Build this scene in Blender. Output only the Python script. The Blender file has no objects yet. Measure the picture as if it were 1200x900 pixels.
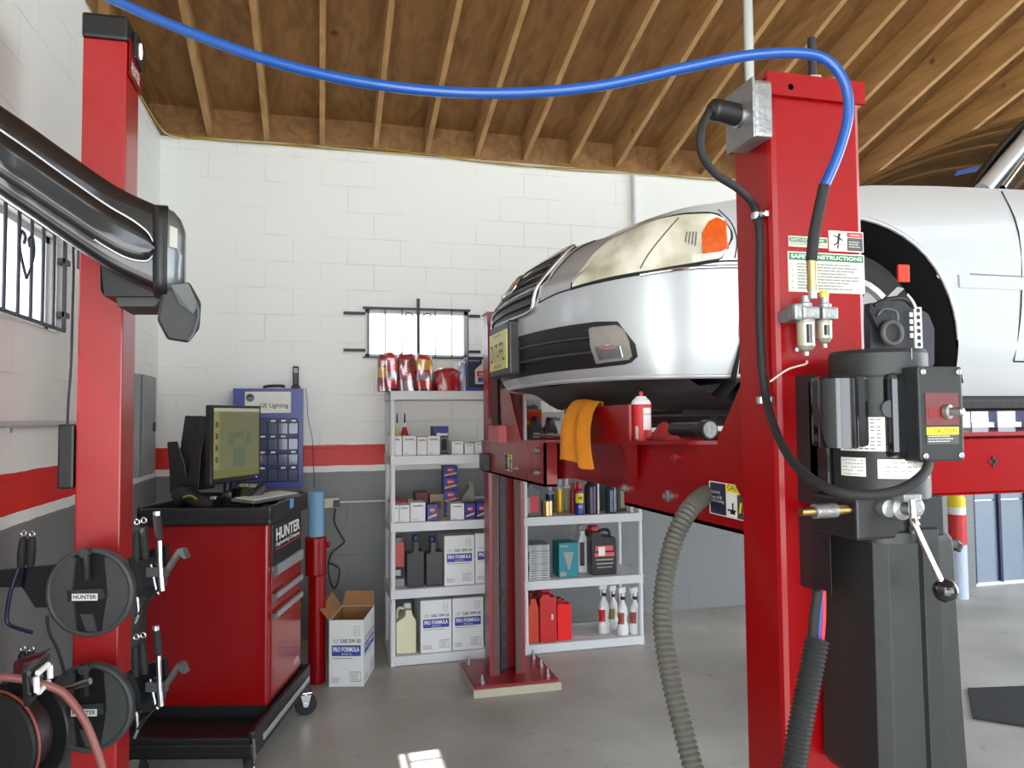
import bpy, bmesh, math, random
from mathutils import Vector, Matrix
random.seed(7)
PI = math.pi
S = bpy.context.scene
# ------------------------------------------------------------------ camera
CAM = Vector((0, 0, 1.64)); F = 880.0
YAW = math.radians(14.35); PITCH = math.radians(2.6); ROLL = math.radians(0.5)
f_ = Vector((math.sin(YAW)*math.cos(PITCH), math.cos(YAW)*math.cos(PITCH), math.sin(PITCH)))
r0 = Vector((math.cos(YAW), -math.sin(YAW), 0)); u0 = r0.cross(f_)
r_ = r0*math.cos(ROLL) - u0*math.sin(ROLL); u_ = u0*math.cos(ROLL) + r0*math.sin(ROLL)
cd = bpy.data.cameras.new('camera'); cam = bpy.data.objects.new('camera', cd); S.collection.objects.link(cam)
m = Matrix((r_, u_, -f_)).transposed().to_4x4(); m.translation = CAM; cam.matrix_world = m
cd.sensor_width = 36; cd.lens = 36*F/1200; cd.clip_start = .02; S.camera = cam
# ------------------------------------------------------------------ light
S.view_settings.view_transform = 'Standard'; S.view_settings.look = 'None'
S.view_settings.gamma = 1; S.view_settings.use_curve_mapping = False
S.view_settings.exposure = 0.40
w = bpy.data.worlds.new('sky'); S.world = w; w.use_nodes = True
bg = w.node_tree.nodes['Background']; bg.inputs[0].default_value = (.80, .90, 1, 1); bg.inputs[1].default_value = 3.6
sd = bpy.data.lights.new('sun', 'SUN'); sd.energy = 22; sd.angle = .009; sd.color = (1, .95, .86)
sun = bpy.data.objects.new('sun', sd); S.collection.objects.link(sun)
sun.rotation_euler = Vector((.745, .045, -1)).to_track_quat('-Z', 'Y').to_euler()
# area lamps standing in for daylight in bay doorways out of view
def door_light(name, loc, rot, sx, sy, power, col=(.86, .94, 1)):
    l = bpy.data.lights.new(name, 'AREA'); l.shape = 'RECTANGLE'; l.size = sx; l.size_y = sy; l.energy = power; l.color = col
    o = bpy.data.objects.new(name, l); S.collection.objects.link(o); o.location = loc; o.rotation_euler = rot
door_light('daylight_right_bay', (8.4, 1.2, 2.2), (0, math.radians(90), 0), 4.0, 5.0, 230)
door_light('near_bay_fill', (1.6, -4.9, 2.1), (math.radians(90), 0, 0), 6.5, 4.0, 140, (.97, .98, 1))  # lamp added behind the camera for front light, in an unseen doorway
door_light('left_bay_fill', (-1.06, -2.4, 1.7), (0, math.radians(-90), 0), 2.9, 3.2, 85, (.97, .98, 1))  # lamp added to brighten left-facing sides; its doorway is made up

# ------------------------------------------------------------------ pixel -> place
def ray(u, v): return f_ + r_*((u-600)/F) - u_*((v-450)/F)
def PD(u, v, z): return CAM + ray(u, v)*z
def PX(u, v, X): d = ray(u, v); return CAM + d*(X/d.x)
def PY(u, v, Y): d = ray(u, v); return CAM + d*(Y/d.y)
def PZ(u, v, h): d = ray(u, v); return CAM + d*((h-CAM.z)/d.z)
# ------------------------------------------------------------------ materials
def lin(c):
    return tuple((x/255/12.92 if x/255 <= .04045 else ((x/255+.055)/1.055)**2.4) for x in c)
MATS = {}
def mat(name, col, rough=.5, metal=0, coat=0, var=.06, scale=12, bump=0, bscale=60, emit=0, spec=.5, alpha=1):
    if name in MATS: return MATS[name]
    m = bpy.data.materials.new(name); m.use_nodes = True; nt = m.node_tree; b = nt.nodes['Principled BSDF']
    c = lin(col)
    tc = nt.nodes.new('ShaderNodeTexCoord'); nz = nt.nodes.new('ShaderNodeTexNoise'); nz.inputs['Scale'].default_value = scale
    nz.inputs['Detail'].default_value = 4
    nt.links.new(tc.outputs['Object'], nz.inputs['Vector'])
    mx = nt.nodes.new('ShaderNodeMix'); mx.data_type = 'RGBA'
    mx.inputs[6].default_value = (*[x*(1-var) for x in c], 1); mx.inputs[7].default_value = (*[min(1, x*(1+var)) for x in c], 1)
    nt.links.new(nz.outputs['Fac'], mx.inputs[0]); nt.links.new(mx.outputs[2], b.inputs['Base Color'])
    b.inputs['Roughness'].default_value = rough; b.inputs['Metallic'].default_value = metal
    b.inputs['Coat Weight'].default_value = coat; b.inputs['Coat Roughness'].default_value = .06
    b.inputs['Specular IOR Level'].default_value = spec
    if emit:
        b.inputs['Emission Color'].default_value = (*c, 1); b.inputs['Emission Strength'].default_value = emit
    if bump:
        n2 = nt.nodes.new('ShaderNodeTexNoise'); n2.inputs['Scale'].default_value = bscale
        nt.links.new(tc.outputs['Object'], n2.inputs['Vector'])
        bp = nt.nodes.new('ShaderNodeBump'); bp.inputs['Strength'].default_value = bump; bp.inputs['Distance'].default_value = .01
        nt.links.new(n2.outputs['Fac'], bp.inputs['Height']); nt.links.new(bp.outputs[0], b.inputs['Normal'])
    MATS[name] = m; return m
def glassmat(name, tint=(1, 1, 1), gl=.12, rough=.02):
    m = bpy.data.materials.new(name); m.use_nodes = True; nt = m.node_tree; nt.nodes.clear()
    o = nt.nodes.new('ShaderNodeOutputMaterial'); t = nt.nodes.new('ShaderNodeBsdfTransparent'); g = nt.nodes.new('ShaderNodeBsdfGlossy')
    t.inputs[0].default_value = (*tint, 1); g.inputs['Roughness'].default_value = rough
    lw = nt.nodes.new('ShaderNodeLayerWeight'); lw.inputs[0].default_value = .25
    mm = nt.nodes.new('ShaderNodeMath'); mm.operation = 'MULTIPLY_ADD'; mm.inputs[1].default_value = .35; mm.inputs[2].default_value = gl
    nt.links.new(lw.outputs['Fresnel'], mm.inputs[0])
    mx = nt.nodes.new('ShaderNodeMixShader'); nt.links.new(mm.outputs[0], mx.inputs[0]); nt.links.new(t.outputs[0], mx.inputs[1]); nt.links.new(g.outputs[0], mx.inputs[2])
    nt.links.new(mx.outputs[0], o.inputs[0]); MATS[name] = m; return m
RED = mat('red_enamel', (138, 4, 9), .26, 0, .08, .05, 3, .03, 25, spec=.32)
RED2 = mat('cabinet_red_enamel', (136, 6, 10), .24, 0, .25, .04, 3)
DRED = mat('dusty_red_enamel', (134, 16, 26), .38, 0, .2, .12, 6)
BLK = mat('black_plastic', (23, 24, 26), .42, 0, 0, .1, 20)
BLKG = mat('gloss_black', (22, 23, 26), .16, 0, .5, .08, 6)
TANK = mat('reservoir_plastic', (29, 32, 32), .5, 0, 0, .15, 9, .1, 30)
RUB = mat('black_rubber', (25, 25, 26), .75, 0, 0, .15, 30)
GREY = mat('mid_grey_plastic', (88, 90, 92), .5)
DGREY = mat('dark_grey_plastic', (66, 68, 68), .5, 0, 0, .12, 14)
CHR = mat('chrome', (222, 224, 228), .12, 1, 0, .02)
STEEL = mat('zinc_steel', (180, 183, 186), .32, 1, 0, .1, 40)
CAST = mat('cast_aluminium', (150, 152, 152), .45, .8, 0, .18, 30, .2, 90)
BRASS = mat('brass', (186, 158, 104), .3, 1, 0, .1, 40)
WHT = mat('white_paint', (226, 228, 228), .5)
SHELFW = mat('shelf_white_plastic', (204, 206, 208), .45, 0, 0, .04, 8)
PAPER = mat('label_paper', (225, 226, 220), .6)
PAPG = mat('label_grey_green', (186, 188, 176), .6)
INK = mat('ink_black', (28, 28, 32), .6)
NAVY = mat('ink_navy', (32, 34, 62), .6)
BLUE = mat('ink_blue', (46, 60, 148), .5)
GREEN = mat('label_green', (30, 104, 66), .5)
YEL = mat('label_yellow', (226, 205, 40), .5)
LRED = mat('label_red', (196, 40, 44), .5)
GLINE = mat('print_grey', (120, 122, 122), .6)
CARTON = mat('white_carton', (214, 215, 214), .65, 0, 0, .04, 8)
KRAFT = mat('kraft_cardboard', (150, 108, 66), .75, 0, 0, .1, 12)
HOSEB = mat('blue_hose', (12, 72, 146), .28, 0, .2, .05)
SILVER = mat('car_silver', (184, 188, 191), .38, .4, .4, .03, 4)
CARGLASS = mat('car_dark_glass', (26, 34, 32), .05, 0, .3, .05, spec=.9)
ORANGE = mat('orange_lens', (206, 84, 4), .3, 0, 0, .4, 45, spec=.25)

# ------------------------------------------------------------------ mesh builder
TXT = {}
def text_mesh(s, bold=0):
    k = (s, bold)
    if k in TXT: return TXT[k]
    c = bpy.data.curves.new('t', 'FONT'); c.body = s; c.size = 1; c.offset = bold; c.resolution_u = 2
    o = bpy.data.objects.new('t', c); S.collection.objects.link(o)
    dg = bpy.context.evaluated_depsgraph_get(); ev = o.evaluated_get(dg); me = ev.to_mesh()
    vs = [v.co.copy() for v in me.vertices]; fs = [tuple(p.vertices) for p in me.polygons]
    ev.to_mesh_clear(); bpy.data.objects.remove(o); bpy.data.curves.remove(c)
    x0 = min(v.x for v in vs); x1 = max(v.x for v in vs); y0 = min(v.y for v in vs); y1 = max(v.y for v in vs)
    vs = [((v.x-x0)/(x1-x0), (v.y-y0)/(y1-y0)) for v in vs]
    TXT[k] = (vs, fs, (x1-x0)/(y1-y0)); return TXT[k]
class MB:
    def __init__(s): s.v = []; s.f = []; s.m = []; s.s = []; s.mats = []; s.M = Matrix()
    def mi(s, m):
        if m not in s.mats: s.mats.append(m)
        return s.mats.index(m)
    def add(s, vs, fs, m, smooth=False):
        n = len(s.v); k = s.mi(m); s.v += [s.M @ Vector(v) for v in vs]
        for f in fs: s.f.append([i+n for i in f]); s.m.append(k); s.s.append(smooth)
        return s
    def box(s, a, b, m, bev=0, R=None):            # corners a, b ; R optional matrix
        x0, y0, z0 = [min(p, q) for p, q in zip(a, b)]; x1, y1, z1 = [max(p, q) for p, q in zip(a, b)]
        bev = min(bev, (x1-x0)*.45, (y1-y0)*.45, (z1-z0)*.45)
        if bev <= 0:
            vs = [(x, y, z) for z in (z0, z1) for y in (y0, y1) for x in (x0, x1)]
            fs = [(0, 2, 3, 1), (4, 5, 7, 6), (0, 1, 5, 4), (2, 6, 7, 3), (0, 4, 6, 2), (1, 3, 7, 5)]
        else:
            bm = bmesh.new(); bmesh.ops.create_cube(bm, size=1)
            for v in bm.verts: v.co = Vector(((x0+x1)/2+v.co.x*(x1-x0), (y0+y1)/2+v.co.y*(y1-y0), (z0+z1)/2+v.co.z*(z1-z0)))
            bmesh.ops.bevel(bm, geom=bm.edges[:]+bm.verts[:], offset=bev, segments=2, profile=.6, affect='EDGES')
            bm.verts.index_update(); vs = [v.co.copy() for v in bm.verts]; fs = [[v.index for v in f.verts] for f in bm.faces]; bm.free()
        if R is not None: vs = [R @ Vector(v) for v in vs]
        return s.add(vs, fs, m)
    def cyl(s, p, q, r, m, r2=None, n=20, caps=True):
        p = Vector(p); q = Vector(q); r2 = r if r2 is None else r2; d = (q-p).normalized()
        a = d.orthogonal().normalized(); b = d.cross(a); vs = []; fs = []
        for i in range(n):
            t = 2*PI*i/n; o = a*math.cos(t)+b*math.sin(t); vs += [p+o*r, q+o*r2]
        fs = [(2*i, (2*i+2) % (2*n), (2*i+3) % (2*n), 2*i+1) for i in range(n)]
        s.add(vs, fs, m, True)
        if caps:
            s.add([vs[2*i] for i in range(n)], [tuple(range(n))[::-1]], m); s.add([vs[2*i+1] for i in range(n)], [tuple(range(n))], m)
        return s
    def lathe(s, o, prof, m, axis=(0, 0, 1), n=24, sx=1, sy=1, mats=None, caps=True):   # prof [(r, h)]
        o = Vector(o); d = Vector(axis).normalized()
        a = Vector((1, 0, 0)) if abs(d.z) > .99 else d.cross(Vector((0, 0, 1))).normalized(); b = d.cross(a)
        vs = []; k = len(prof)
        for r, h in prof:
            for i in range(n):
                t = 2*PI*i/n; vs.append(o+d*h+a*(r*sx*math.cos(t))+b*(r*sy*math.sin(t)))
        for j in range(k-1):
            mm = mats[j] if mats else m
            ring = vs[j*n:(j+2)*n]
            s.add(ring, [(i, (i+1) % n, n+(i+1) % n, n+i) for i in range(n)], mm, True)
        if caps: s.add(vs[:n], [tuple(range(n))[::-1]], mats[0] if mats else m); s.add(vs[-n:], [tuple(range(n))], mats[-1] if mats else m)
        return s
    def tube(s, pts, r, m, n=10, sub=6, ribs=0, closed=False, flat=1):
        P = [Vector(p) for p in pts]
        if sub > 1 and len(P) > 2: P = spline(P, sub)
        if ribs:
            L = sum((P[i+1]-P[i]).length for i in range(len(P)-1)); P = resample(P, max(8, int(L/ribs*2)))
        vs = []; T0 = None; a = None
        for i, p in enumerate(P):
            t = (P[min(i+1, len(P)-1)]-P[max(i-1, 0)]).normalized()
            if a is None: a = t.orthogonal().normalized()
            else: a = (a - t*a.dot(t)).normalized()
            b = t.cross(a); rr = r*(1.0 if (not ribs or i % 2) else .80)
            for k in range(n): q = 2*PI*k/n; vs.append(p+a*(rr*math.cos(q))+b*(rr*flat*math.sin(q)))
        fs = [(i*n+k, i*n+(k+1) % n, (i+1)*n+(k+1) % n, (i+1)*n+k) for i in range(len(P)-1) for k in range(n)]
        s.add(vs, fs, m, not ribs); s.add(vs[:n], [tuple(range(n))[::-1]], m); s.add(vs[-n:], [tuple(range(n))], m)
        return s
    def prism(s, poly, off, m):                    # poly: 3D points in a plane, off: vector
        P = [Vector(p) for p in poly]; Q = [p+Vector(off) for p in P]; n = len(P)
        nn = sum(((P[(i+1) % n]-P[0]).cross(P[(i+2) % n]-P[0]) for i in range(n-2)), Vector())
        if nn.dot(Vector(off)) < 0: P = P[::-1]; Q = Q[::-1]
        return s.add(P+Q, [tuple(range(n))[::-1], tuple(range(n, 2*n))]+[(i, (i+1) % n, n+(i+1) % n, n+i) for i in range(n)], m)
    def quad(s, a, b, c, d, m): return s.add([a, b, c, d], [(0, 1, 2, 3)], m)
    def grid(s, rows, m, smooth=True, flip=False):
        w = len(rows[0]); vs = [p for r in rows for p in r]
        fs = [(j*w+i, j*w+i+1, (j+1)*w+i+1, (j+1)*w+i) for j in range(len(rows)-1) for i in range(w-1)]
        if flip: fs = [f[::-1] for f in fs]
        return s.add(vs, fs, m, smooth)
    def text(s, txt, o, ax, ay, m, h=None, wdt=None, bold=0, lift=.0006, center=False):
        # o = lower left, ax/ay unit axes of the writing plane; normal = ax x ay
        vs, fs, ar = text_mesh(txt, bold); ax = Vector(ax).normalized(); ay = Vector(ay).normalized(); n = ax.cross(ay)
        if wdt is None: wdt = h*ar
        if h is None: h = wdt/ar
        o = Vector(o)+n*lift
        if center: o = o-ax*wdt/2-ay*h/2
        return s.add([o+ax*(x*wdt)+ay*(y*h) for x, y in vs], fs, m)
    def lines(s, o, ax, ay, wdt, h, n, m, lift=.0006, rag=True):    # small print as rows of short strokes
        ax = Vector(ax).normalized(); ay = Vector(ay).normalized(); nn = ax.cross(ay)*lift; o = Vector(o); rs = random.Random(n*31+int(wdt*1e4))
        for i in range(n):
            y = h*(i+.3)/n; x = 0; end = wdt*(rs.uniform(.7, 1) if rag else 1)
            while x < end:
                l = min(rs.uniform(.03, .12)*wdt+h/n*.2, end-x+.0001)
                a = o+nn+ax*x+ay*y; s.quad(a, a+ax*l, a+ax*l+ay*(h/n*.42), a+ay*(h/n*.42), m); x += l+h/n*.25
        return s
    def build(s, name, parent=None, world=True, bevel=0, solid=0, subs=0, coll=None):
        me = bpy.data.meshes.new(name); vs = s.v
        if parent is not None and world:
            I = root_matrix(parent).inverted(); vs = [I @ v for v in vs]
        me.from_pydata([tuple(v) for v in vs], [], s.f)
        for m in s.mats: me.materials.append(m)
        me.polygons.foreach_set('material_index', s.m); me.polygons.foreach_set('use_smooth', s.s); me.update()
        o = bpy.data.objects.new(name, me); S.collection.objects.link(o)
        if parent is not None: o.parent = parent
        if solid:
            md = o.modifiers.new('solid', 'SOLIDIFY'); md.thickness = solid; md.offset = -1
        if bevel:
            md = o.modifiers.new('bevel', 'BEVEL'); md.width = bevel; md.segments = 2; md.limit_method = 'ANGLE'
        if subs:
            md = o.modifiers.new('subd', 'SUBSURF'); md.levels = subs; md.render_levels = subs
        return o
def root_matrix(o):
    M = Matrix.Translation(o.location) @ o.rotation_euler.to_matrix().to_4x4()
    return root_matrix(o.parent) @ M if o.parent is not None else M
def spline(P, sub):
    out = []; n = len(P)
    for i in range(n-1):
        p0 = P[max(i-1, 0)]; p1 = P[i]; p2 = P[i+1]; p3 = P[min(i+2, n-1)]
        for k in range(sub):
            t = k/sub; out.append(.5*((2*p1)+(p2-p0)*t+(2*p0-5*p1+4*p2-p3)*t*t+(3*p1-p0-3*p2+p3)*t**3))
    out.append(P[-1]); return out
def resample(P, n):
    L = [0]
    for i in range(len(P)-1): L.append(L[-1]+(P[i+1]-P[i]).length)
    out = []; j = 0
    for i in range(n+1):
        d = L[-1]*i/n
        while j < len(P)-2 and L[j+1] < d: j += 1
        out.append(P[j].lerp(P[j+1], (d-L[j])/max(1e-9, L[j+1]-L[j])))
    return out
def thing(name, label, cat, loc=(0, 0, 0), rz=0, group=None):
    o = bpy.data.objects.new(name, None); o.empty_display_size = .1; S.collection.objects.link(o); o.location = loc; o.rotation_euler = (0, 0, rz)
    return tag(o, label, cat, group)
def tag(o, label, cat, group=None, kind=None):
    o['label'] = label; o['category'] = cat
    if group: o['group'] = group
    if kind: o['kind'] = kind
    return o
def struct(name, mb, **k):
    o = mb.build(name, **k); o['kind'] = 'structure'; return o
def origin_to(o, p):          # put a one-mesh thing's origin at p
    p = Vector(p); o.data.transform(Matrix.Translation(-p)); o.location = p; return o
def copy_tree(o, loc=None, rz=None, label=None):
    def cp(a, par):
        c = a.copy(); S.collection.objects.link(c); c.parent = par
        for ch in a.children: cp(ch, c)
        return c
    c = cp(o, None)
    if loc is not None: c.location = loc
    if rz is not None: c.rotation_euler[2] = rz
    if label: c['label'] = label
    return c
X3, Y3, Z3 = Vector((1, 0, 0)), Vector((0, 1, 0)), Vector((0, 0, 1))

# ------------------------------------------------------------------ room shell
WX, WY, EX, NY = -1.14, 5.90, 8.5, -5.0       # left wall, back wall, right wall, near wall
HTOP = 3.74
SL = .29                                      # roof rises towards the camera
def wall_mat(name, axis):
    m = bpy.data.materials.new(name); m.use_nodes = True; nt = m.node_tree; b = nt.nodes['Principled BSDF']; N = nt.nodes; L = nt.links
    g = N.new('ShaderNodeNewGeometry'); sx = N.new('ShaderNodeSeparateXYZ'); L.new(g.outputs['Position'], sx.inputs[0])
    nz = N.new('ShaderNodeTexNoise'); nz.inputs['Scale'].default_value = 7; L.new(g.outputs['Position'], nz.inputs['Vector'])
    ma = N.new('ShaderNodeMath'); ma.operation = 'MULTIPLY_ADD'; ma.inputs[1].default_value = .012; L.new(nz.outputs['Fac'], ma.inputs[0]); L.new(sx.outputs['Z'], ma.inputs[2])
    mp = N.new('ShaderNodeMath'); mp.operation = 'DIVIDE'; mp.inputs[1].default_value = 4; L.new(ma.outputs[0], mp.inputs[0])
    cr = N.new('ShaderNodeValToRGB'); cr.color_ramp.interpolation = 'CONSTANT'; e = cr.color_ramp.elements
    e[0].position = 0; e[0].color = (*lin((120, 122, 122)), 1)
    e[1].position = 1.243/4; e[1].color = (*lin((224, 226, 222)), 1)
    a = e.new(1.285/4); a.color = (*lin((206, 38, 28)), 1)
    a = e.new(1.452/4); a.color = (*lin((232, 234, 230)), 1)
    L.new(mp.outputs[0], cr.inputs[0])
    cb = N.new('ShaderNodeCombineXYZ'); L.new(sx.outputs[axis], cb.inputs[0]); L.new(sx.outputs['Z'], cb.inputs[1])
    br = N.new('ShaderNodeTexBrick'); br.inputs['Scale'].default_value = 1; br.inputs['Brick Width'].default_value = .406; br.inputs['Row Height'].default_value = .203
    br.inputs['Mortar Size'].default_value = .004; br.inputs['Mortar Smooth'].default_value = .3; L.new(cb.outputs[0], br.inputs['Vector'])
    n3 = N.new('ShaderNodeTexNoise'); n3.inputs['Scale'].default_value = 2.3; n3.inputs['Detail'].default_value = 6; L.new(g.outputs['Position'], n3.inputs['Vector'])
    # joints fill up with paint in places: weaken mortar by noise
    r3 = N.new('ShaderNodeMapRange'); r3.inputs[1].default_value = .42; r3.inputs[2].default_value = .62; L.new(n3.outputs['Fac'], r3.inputs[0])
    mj = N.new('ShaderNodeMath'); mj.operation = 'MULTIPLY'; L.new(br.outputs['Fac'], mj.inputs[0]); L.new(r3.outputs[0], mj.inputs[1])
    mk = N.new('ShaderNodeMath'); mk.operation = 'MULTIPLY'; mk.inputs[1].default_value = .28; L.new(mj.outputs[0], mk.inputs[0])
    mx = N.new('ShaderNodeMix'); mx.data_type = 'RGBA'; mx.blend_type = 'MULTIPLY'; mx.inputs[7].default_value = (.35, .35, .36, 1)
    L.new(mk.outputs[0], mx.inputs[0]); L.new(cr.outputs[0], mx.inputs[6]); L.new(mx.outputs[2], b.inputs['Base Color'])
    fine = N.new('ShaderNodeTexNoise'); fine.inputs['Scale'].default_value = 90; L.new(g.outputs['Position'], fine.inputs['Vector'])
    s1 = N.new('ShaderNodeMath'); s1.operation = 'MULTIPLY'; s1.inputs[1].default_value = .15; L.new(fine.outputs['Fac'], s1.inputs[0])
    s2 = N.new('ShaderNodeMath'); s2.operation = 'SUBTRACT'; L.new(s1.outputs[0], s2.inputs[0]); L.new(mj.outputs[0], s2.inputs[1])
    bp = N.new('ShaderNodeBump'); bp.inputs['Strength'].default_value = .35; bp.inputs['Distance'].default_value = .006; L.new(s2.outputs[0], bp.inputs['Height']); L.new(bp.outputs[0], b.inputs['Normal'])
    b.inputs['Roughness'].default_value = .5
    return m
WALLX = wall_mat('painted_block_back', 'X'); WALLY = wall_mat('painted_block_side', 'Y')
def floor_mat():
    m = bpy.data.materials.new('sealed_concrete'); m.use_nodes = True; nt = m.node_tree; b = nt.nodes['Principled BSDF']; N = nt.nodes; L = nt.links
    g = N.new('ShaderNodeNewGeometry')
    n1 = N.new('ShaderNodeTexNoise'); n1.inputs['Scale'].default_value = .9; n1.inputs['Detail'].default_value = 8; L.new(g.outputs['Position'], n1.inputs['Vector'])
    cr = N.new('ShaderNodeValToRGB'); e = cr.color_ramp.elements; e[0].position = .36; e[0].color = (*lin((152, 150, 142)), 1); e[1].position = .66; e[1].color = (*lin((190, 190, 184)), 1)
    L.new(n1.outputs['Fac'], cr.inputs[0])
    n2 = N.new('ShaderNodeTexNoise'); n2.inputs['Scale'].default_value = 9; n2.inputs['Detail'].default_value = 5; L.new(g.outputs['Position'], n2.inputs['Vector'])
    c2 = N.new('ShaderNodeValToRGB'); e = c2.color_ramp.elements; e[0].position = .24; e[0].color = (.45, .45, .44, 1); e[1].position = .36; e[1].color = (1, 1, 1, 1); L.new(n2.outputs['Fac'], c2.inputs[0])
    mx = N.new('ShaderNodeMix'); mx.data_type = 'RGBA'; mx.blend_type = 'MULTIPLY'; mx.inputs[0].default_value = .6
    L.new(cr.outputs[0], mx.inputs[6]); L.new(c2.outputs[0], mx.inputs[7]); L.new(mx.outputs[2], b.inputs['Base Color'])
    b.inputs['Roughness'].default_value = .42
    n3 = N.new('ShaderNodeTexNoise'); n3.inputs['Scale'].default_value = 14; n3.inputs['Detail'].default_value = 6; L.new(g.outputs['Position'], n3.inputs['Vector'])
    bp = N.new('ShaderNodeBump'); bp.inputs['Strength'].default_value = .12; bp.inputs['Distance'].default_value = .01; L.new(n3.outputs['Fac'], bp.inputs['Height']); L.new(bp.outputs[0], b.inputs['Normal'])
    return m
FLOORM = floor_mat()
def wood_mat(name, a, c):
    m = bpy.data.materials.new(name); m.use_nodes = True; nt = m.node_tree; b = nt.nodes['Principled BSDF']; N = nt.nodes; L = nt.links
    g = N.new('ShaderNodeNewGeometry'); mp = N.new('ShaderNodeMapping'); mp.inputs['Scale'].default_value = (9, 1.1, 9); L.new(g.outputs['Position'], mp.inputs[0])
    n1 = N.new('ShaderNodeTexNoise'); n1.inputs['Scale'].default_value = 1; n1.inputs['Detail'].default_value = 7; n1.inputs['Distortion'].default_value = 1.5; L.new(mp.outputs[0], n1.inputs['Vector'])
    cr = N.new('ShaderNodeValToRGB'); e = cr.color_ramp.elements; e[0].position = .3; e[0].color = (*lin(a), 1); e[1].position = .7; e[1].color = (*lin(c), 1); L.new(n1.outputs['Fac'], cr.inputs[0])
    vo = N.new('ShaderNodeTexVoronoi'); vo.inputs['Scale'].default_value = 2.6; L.new(g.outputs['Position'], vo.inputs['Vector'])
    c2 = N.new('ShaderNodeValToRGB'); e = c2.color_ramp.elements; e[0].position = .03; e[0].color = (.35, .25, .18, 1); e[1].position = .09; e[1].color = (1, 1, 1, 1); L.new(vo.outputs['Distance'], c2.inputs[0])
    mx = N.new('ShaderNodeMix'); mx.data_type = 'RGBA'; mx.blend_type = 'MULTIPLY'; mx.inputs[0].default_value = 1
    L.new(cr.outputs[0], mx.inputs[6]); L.new(c2.outputs[0], mx.inputs[7]); L.new(mx.outputs[2], b.inputs['Base Color']); b.inputs['Roughness'].default_value = .7
    return m
JOIST = wood_mat('joist_wood', (150, 112, 66), (186, 146, 96)); PLY = wood_mat('plywood_deck', (116, 82, 44), (152, 110, 62))

fl = MB(); fl.box((WX-.2, NY-.2, -.15), (EX+.2, WY+.2, 0), FLOORM); struct('floor', fl)
# window openings
W1 = (.42, .0)
def bw(u, v): p = PY(u, v, WY); return p.x, p.z
wx0, wz0 = bw(428, 419); wx1, wz1 = bw(549, 365)
dx0, _ = bw(1141, 600); dx1 = dx0+3.0; doorh = 2.75
def wall_rects(mb, rects, axis, pos, th, m):
    for a0, a1, z0, z1 in rects:
        if axis == 'x': mb.box((a0, pos, z0), (a1, pos+th, z1), m)
        else: mb.box((pos, a0, z0), (pos+th, a1, z1), m)
b = MB()
dx1 = min(dx1, EX-.3)
wall_rects(b, [(WX, wx0, 0, HTOP), (wx0, wx1, 0, wz0), (wx0, wx1, wz1, HTOP), (wx1, dx0, 0, HTOP), (dx0, dx1, doorh, HTOP), (dx1, EX, 0, HTOP)], 'x', WY, .2, WALLX)
struct('wall_back', b)
ly0, ly1, lz0, lz1 = 2.35, 3.72, 2.04, 2.46
l = MB()
wall_rects(l, [(NY, -4.1, 0, HTOP), (-4.1, -.7, 3.2, HTOP), (-.7, ly0, 0, HTOP), (ly0, ly1, 0, lz0), (ly0, ly1, lz1, HTOP), (ly1, WY+.2, 0, HTOP)], 'y', WX-.1, .1, WALLY)  # gap in the unseen near end is added for the left fill light
struct('wall_left', l)
def roofz(y): return HTOP+.02+(WY-y)*SL
g = MB(); g.prism([(WX-.18, WY, HTOP), (WX-.18, NY, HTOP), (WX-.18, NY, roofz(NY)+.3), (WX-.18, WY, roofz(WY)+.3)], (.1, 0, 0), PLY); struct('trim_1', g)
g = MB()
for k in range(8):
    y = WY-.1-k*.6
    g.box((WX-.079, y-.02, HTOP), (WX-.03, y+.02, roofz(y)-.01), JOIST)
struct('trim_2', g)
r = MB(); wall_rects(r, [(NY, -1.6, 0, HTOP+2), (-1.6, 4.4, 4.2, HTOP+1), (4.4, WY+.2, 0, HTOP+.5)], 'y', EX, .2, WALLY); struct('wall_right', r)
n = MB(); wall_rects(n, [(WX, -1.5, 0, roofz(NY)), (-1.5, 5.2, 4.1, roofz(NY)), (5.2, EX, 0, roofz(NY))], 'x', NY-.2, .2, WALLX); struct('wall_near', n)
c = MB(); c.prism([(WX-.2, WY+.2, roofz(WY+.2)+.225), (WX-.2, NY-.2, roofz(NY-.2)+.225), (WX-.2, NY-.2, roofz(NY-.2)+.26), (WX-.2, WY+.2, roofz(WY+.2)+.26)], (EX-WX+.4, 0, 0), PLY); struct('ceiling', c)
c = MB(); c.box((WX-.2, WY+.02, HTOP+.02), (EX, WY+.06, HTOP+.26), PLY); c.box((WX-.2, WY-.005, HTOP), (EX, WY+.16, HTOP+.03), PLY); struct('trim_3', c)
# rafters, one by one
raf = None; k = 0
for i in range(-2, 21):
    x = .01+i*.406
    q = MB(); y0, y1 = WY+.1, NY
    q.prism([(x-.019, y0, roofz(y0)), (x-.019, y1, roofz(y1)), (x-.019, y1, roofz(y1)+.222), (x-.019, y0, roofz(y0)+.222)], (.038, 0, 0), JOIST)
    o = q.build('roof_rafter'); origin_to(o, (x, WY, roofz(WY)))
    pos = ['first rafter from the left wall', 'second rafter from the left wall', 'third rafter from the left wall', 'fourth rafter from the left wall', 'fifth rafter from the left wall', 'sixth rafter from the left wall', 'seventh rafter from the left wall', 'eighth rafter from the left wall', 'ninth rafter from the left wall', 'tenth rafter from the left wall']
    lab = 'bare wooden roof joist, '+pos[i+2] if i+2 < 10 else 'bare wooden roof joist, %s from the left wall' % ['eleventh', 'twelfth', 'thirteenth', 'fourteenth', 'fifteenth', 'sixteenth', 'seventeenth', 'eighteenth', 'nineteenth', 'twentieth', 'twenty-first', 'twenty-second', 'twenty-third'][i+2-10]
    tag(o, lab, 'joist', 'bare wooden roof joists')
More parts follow.
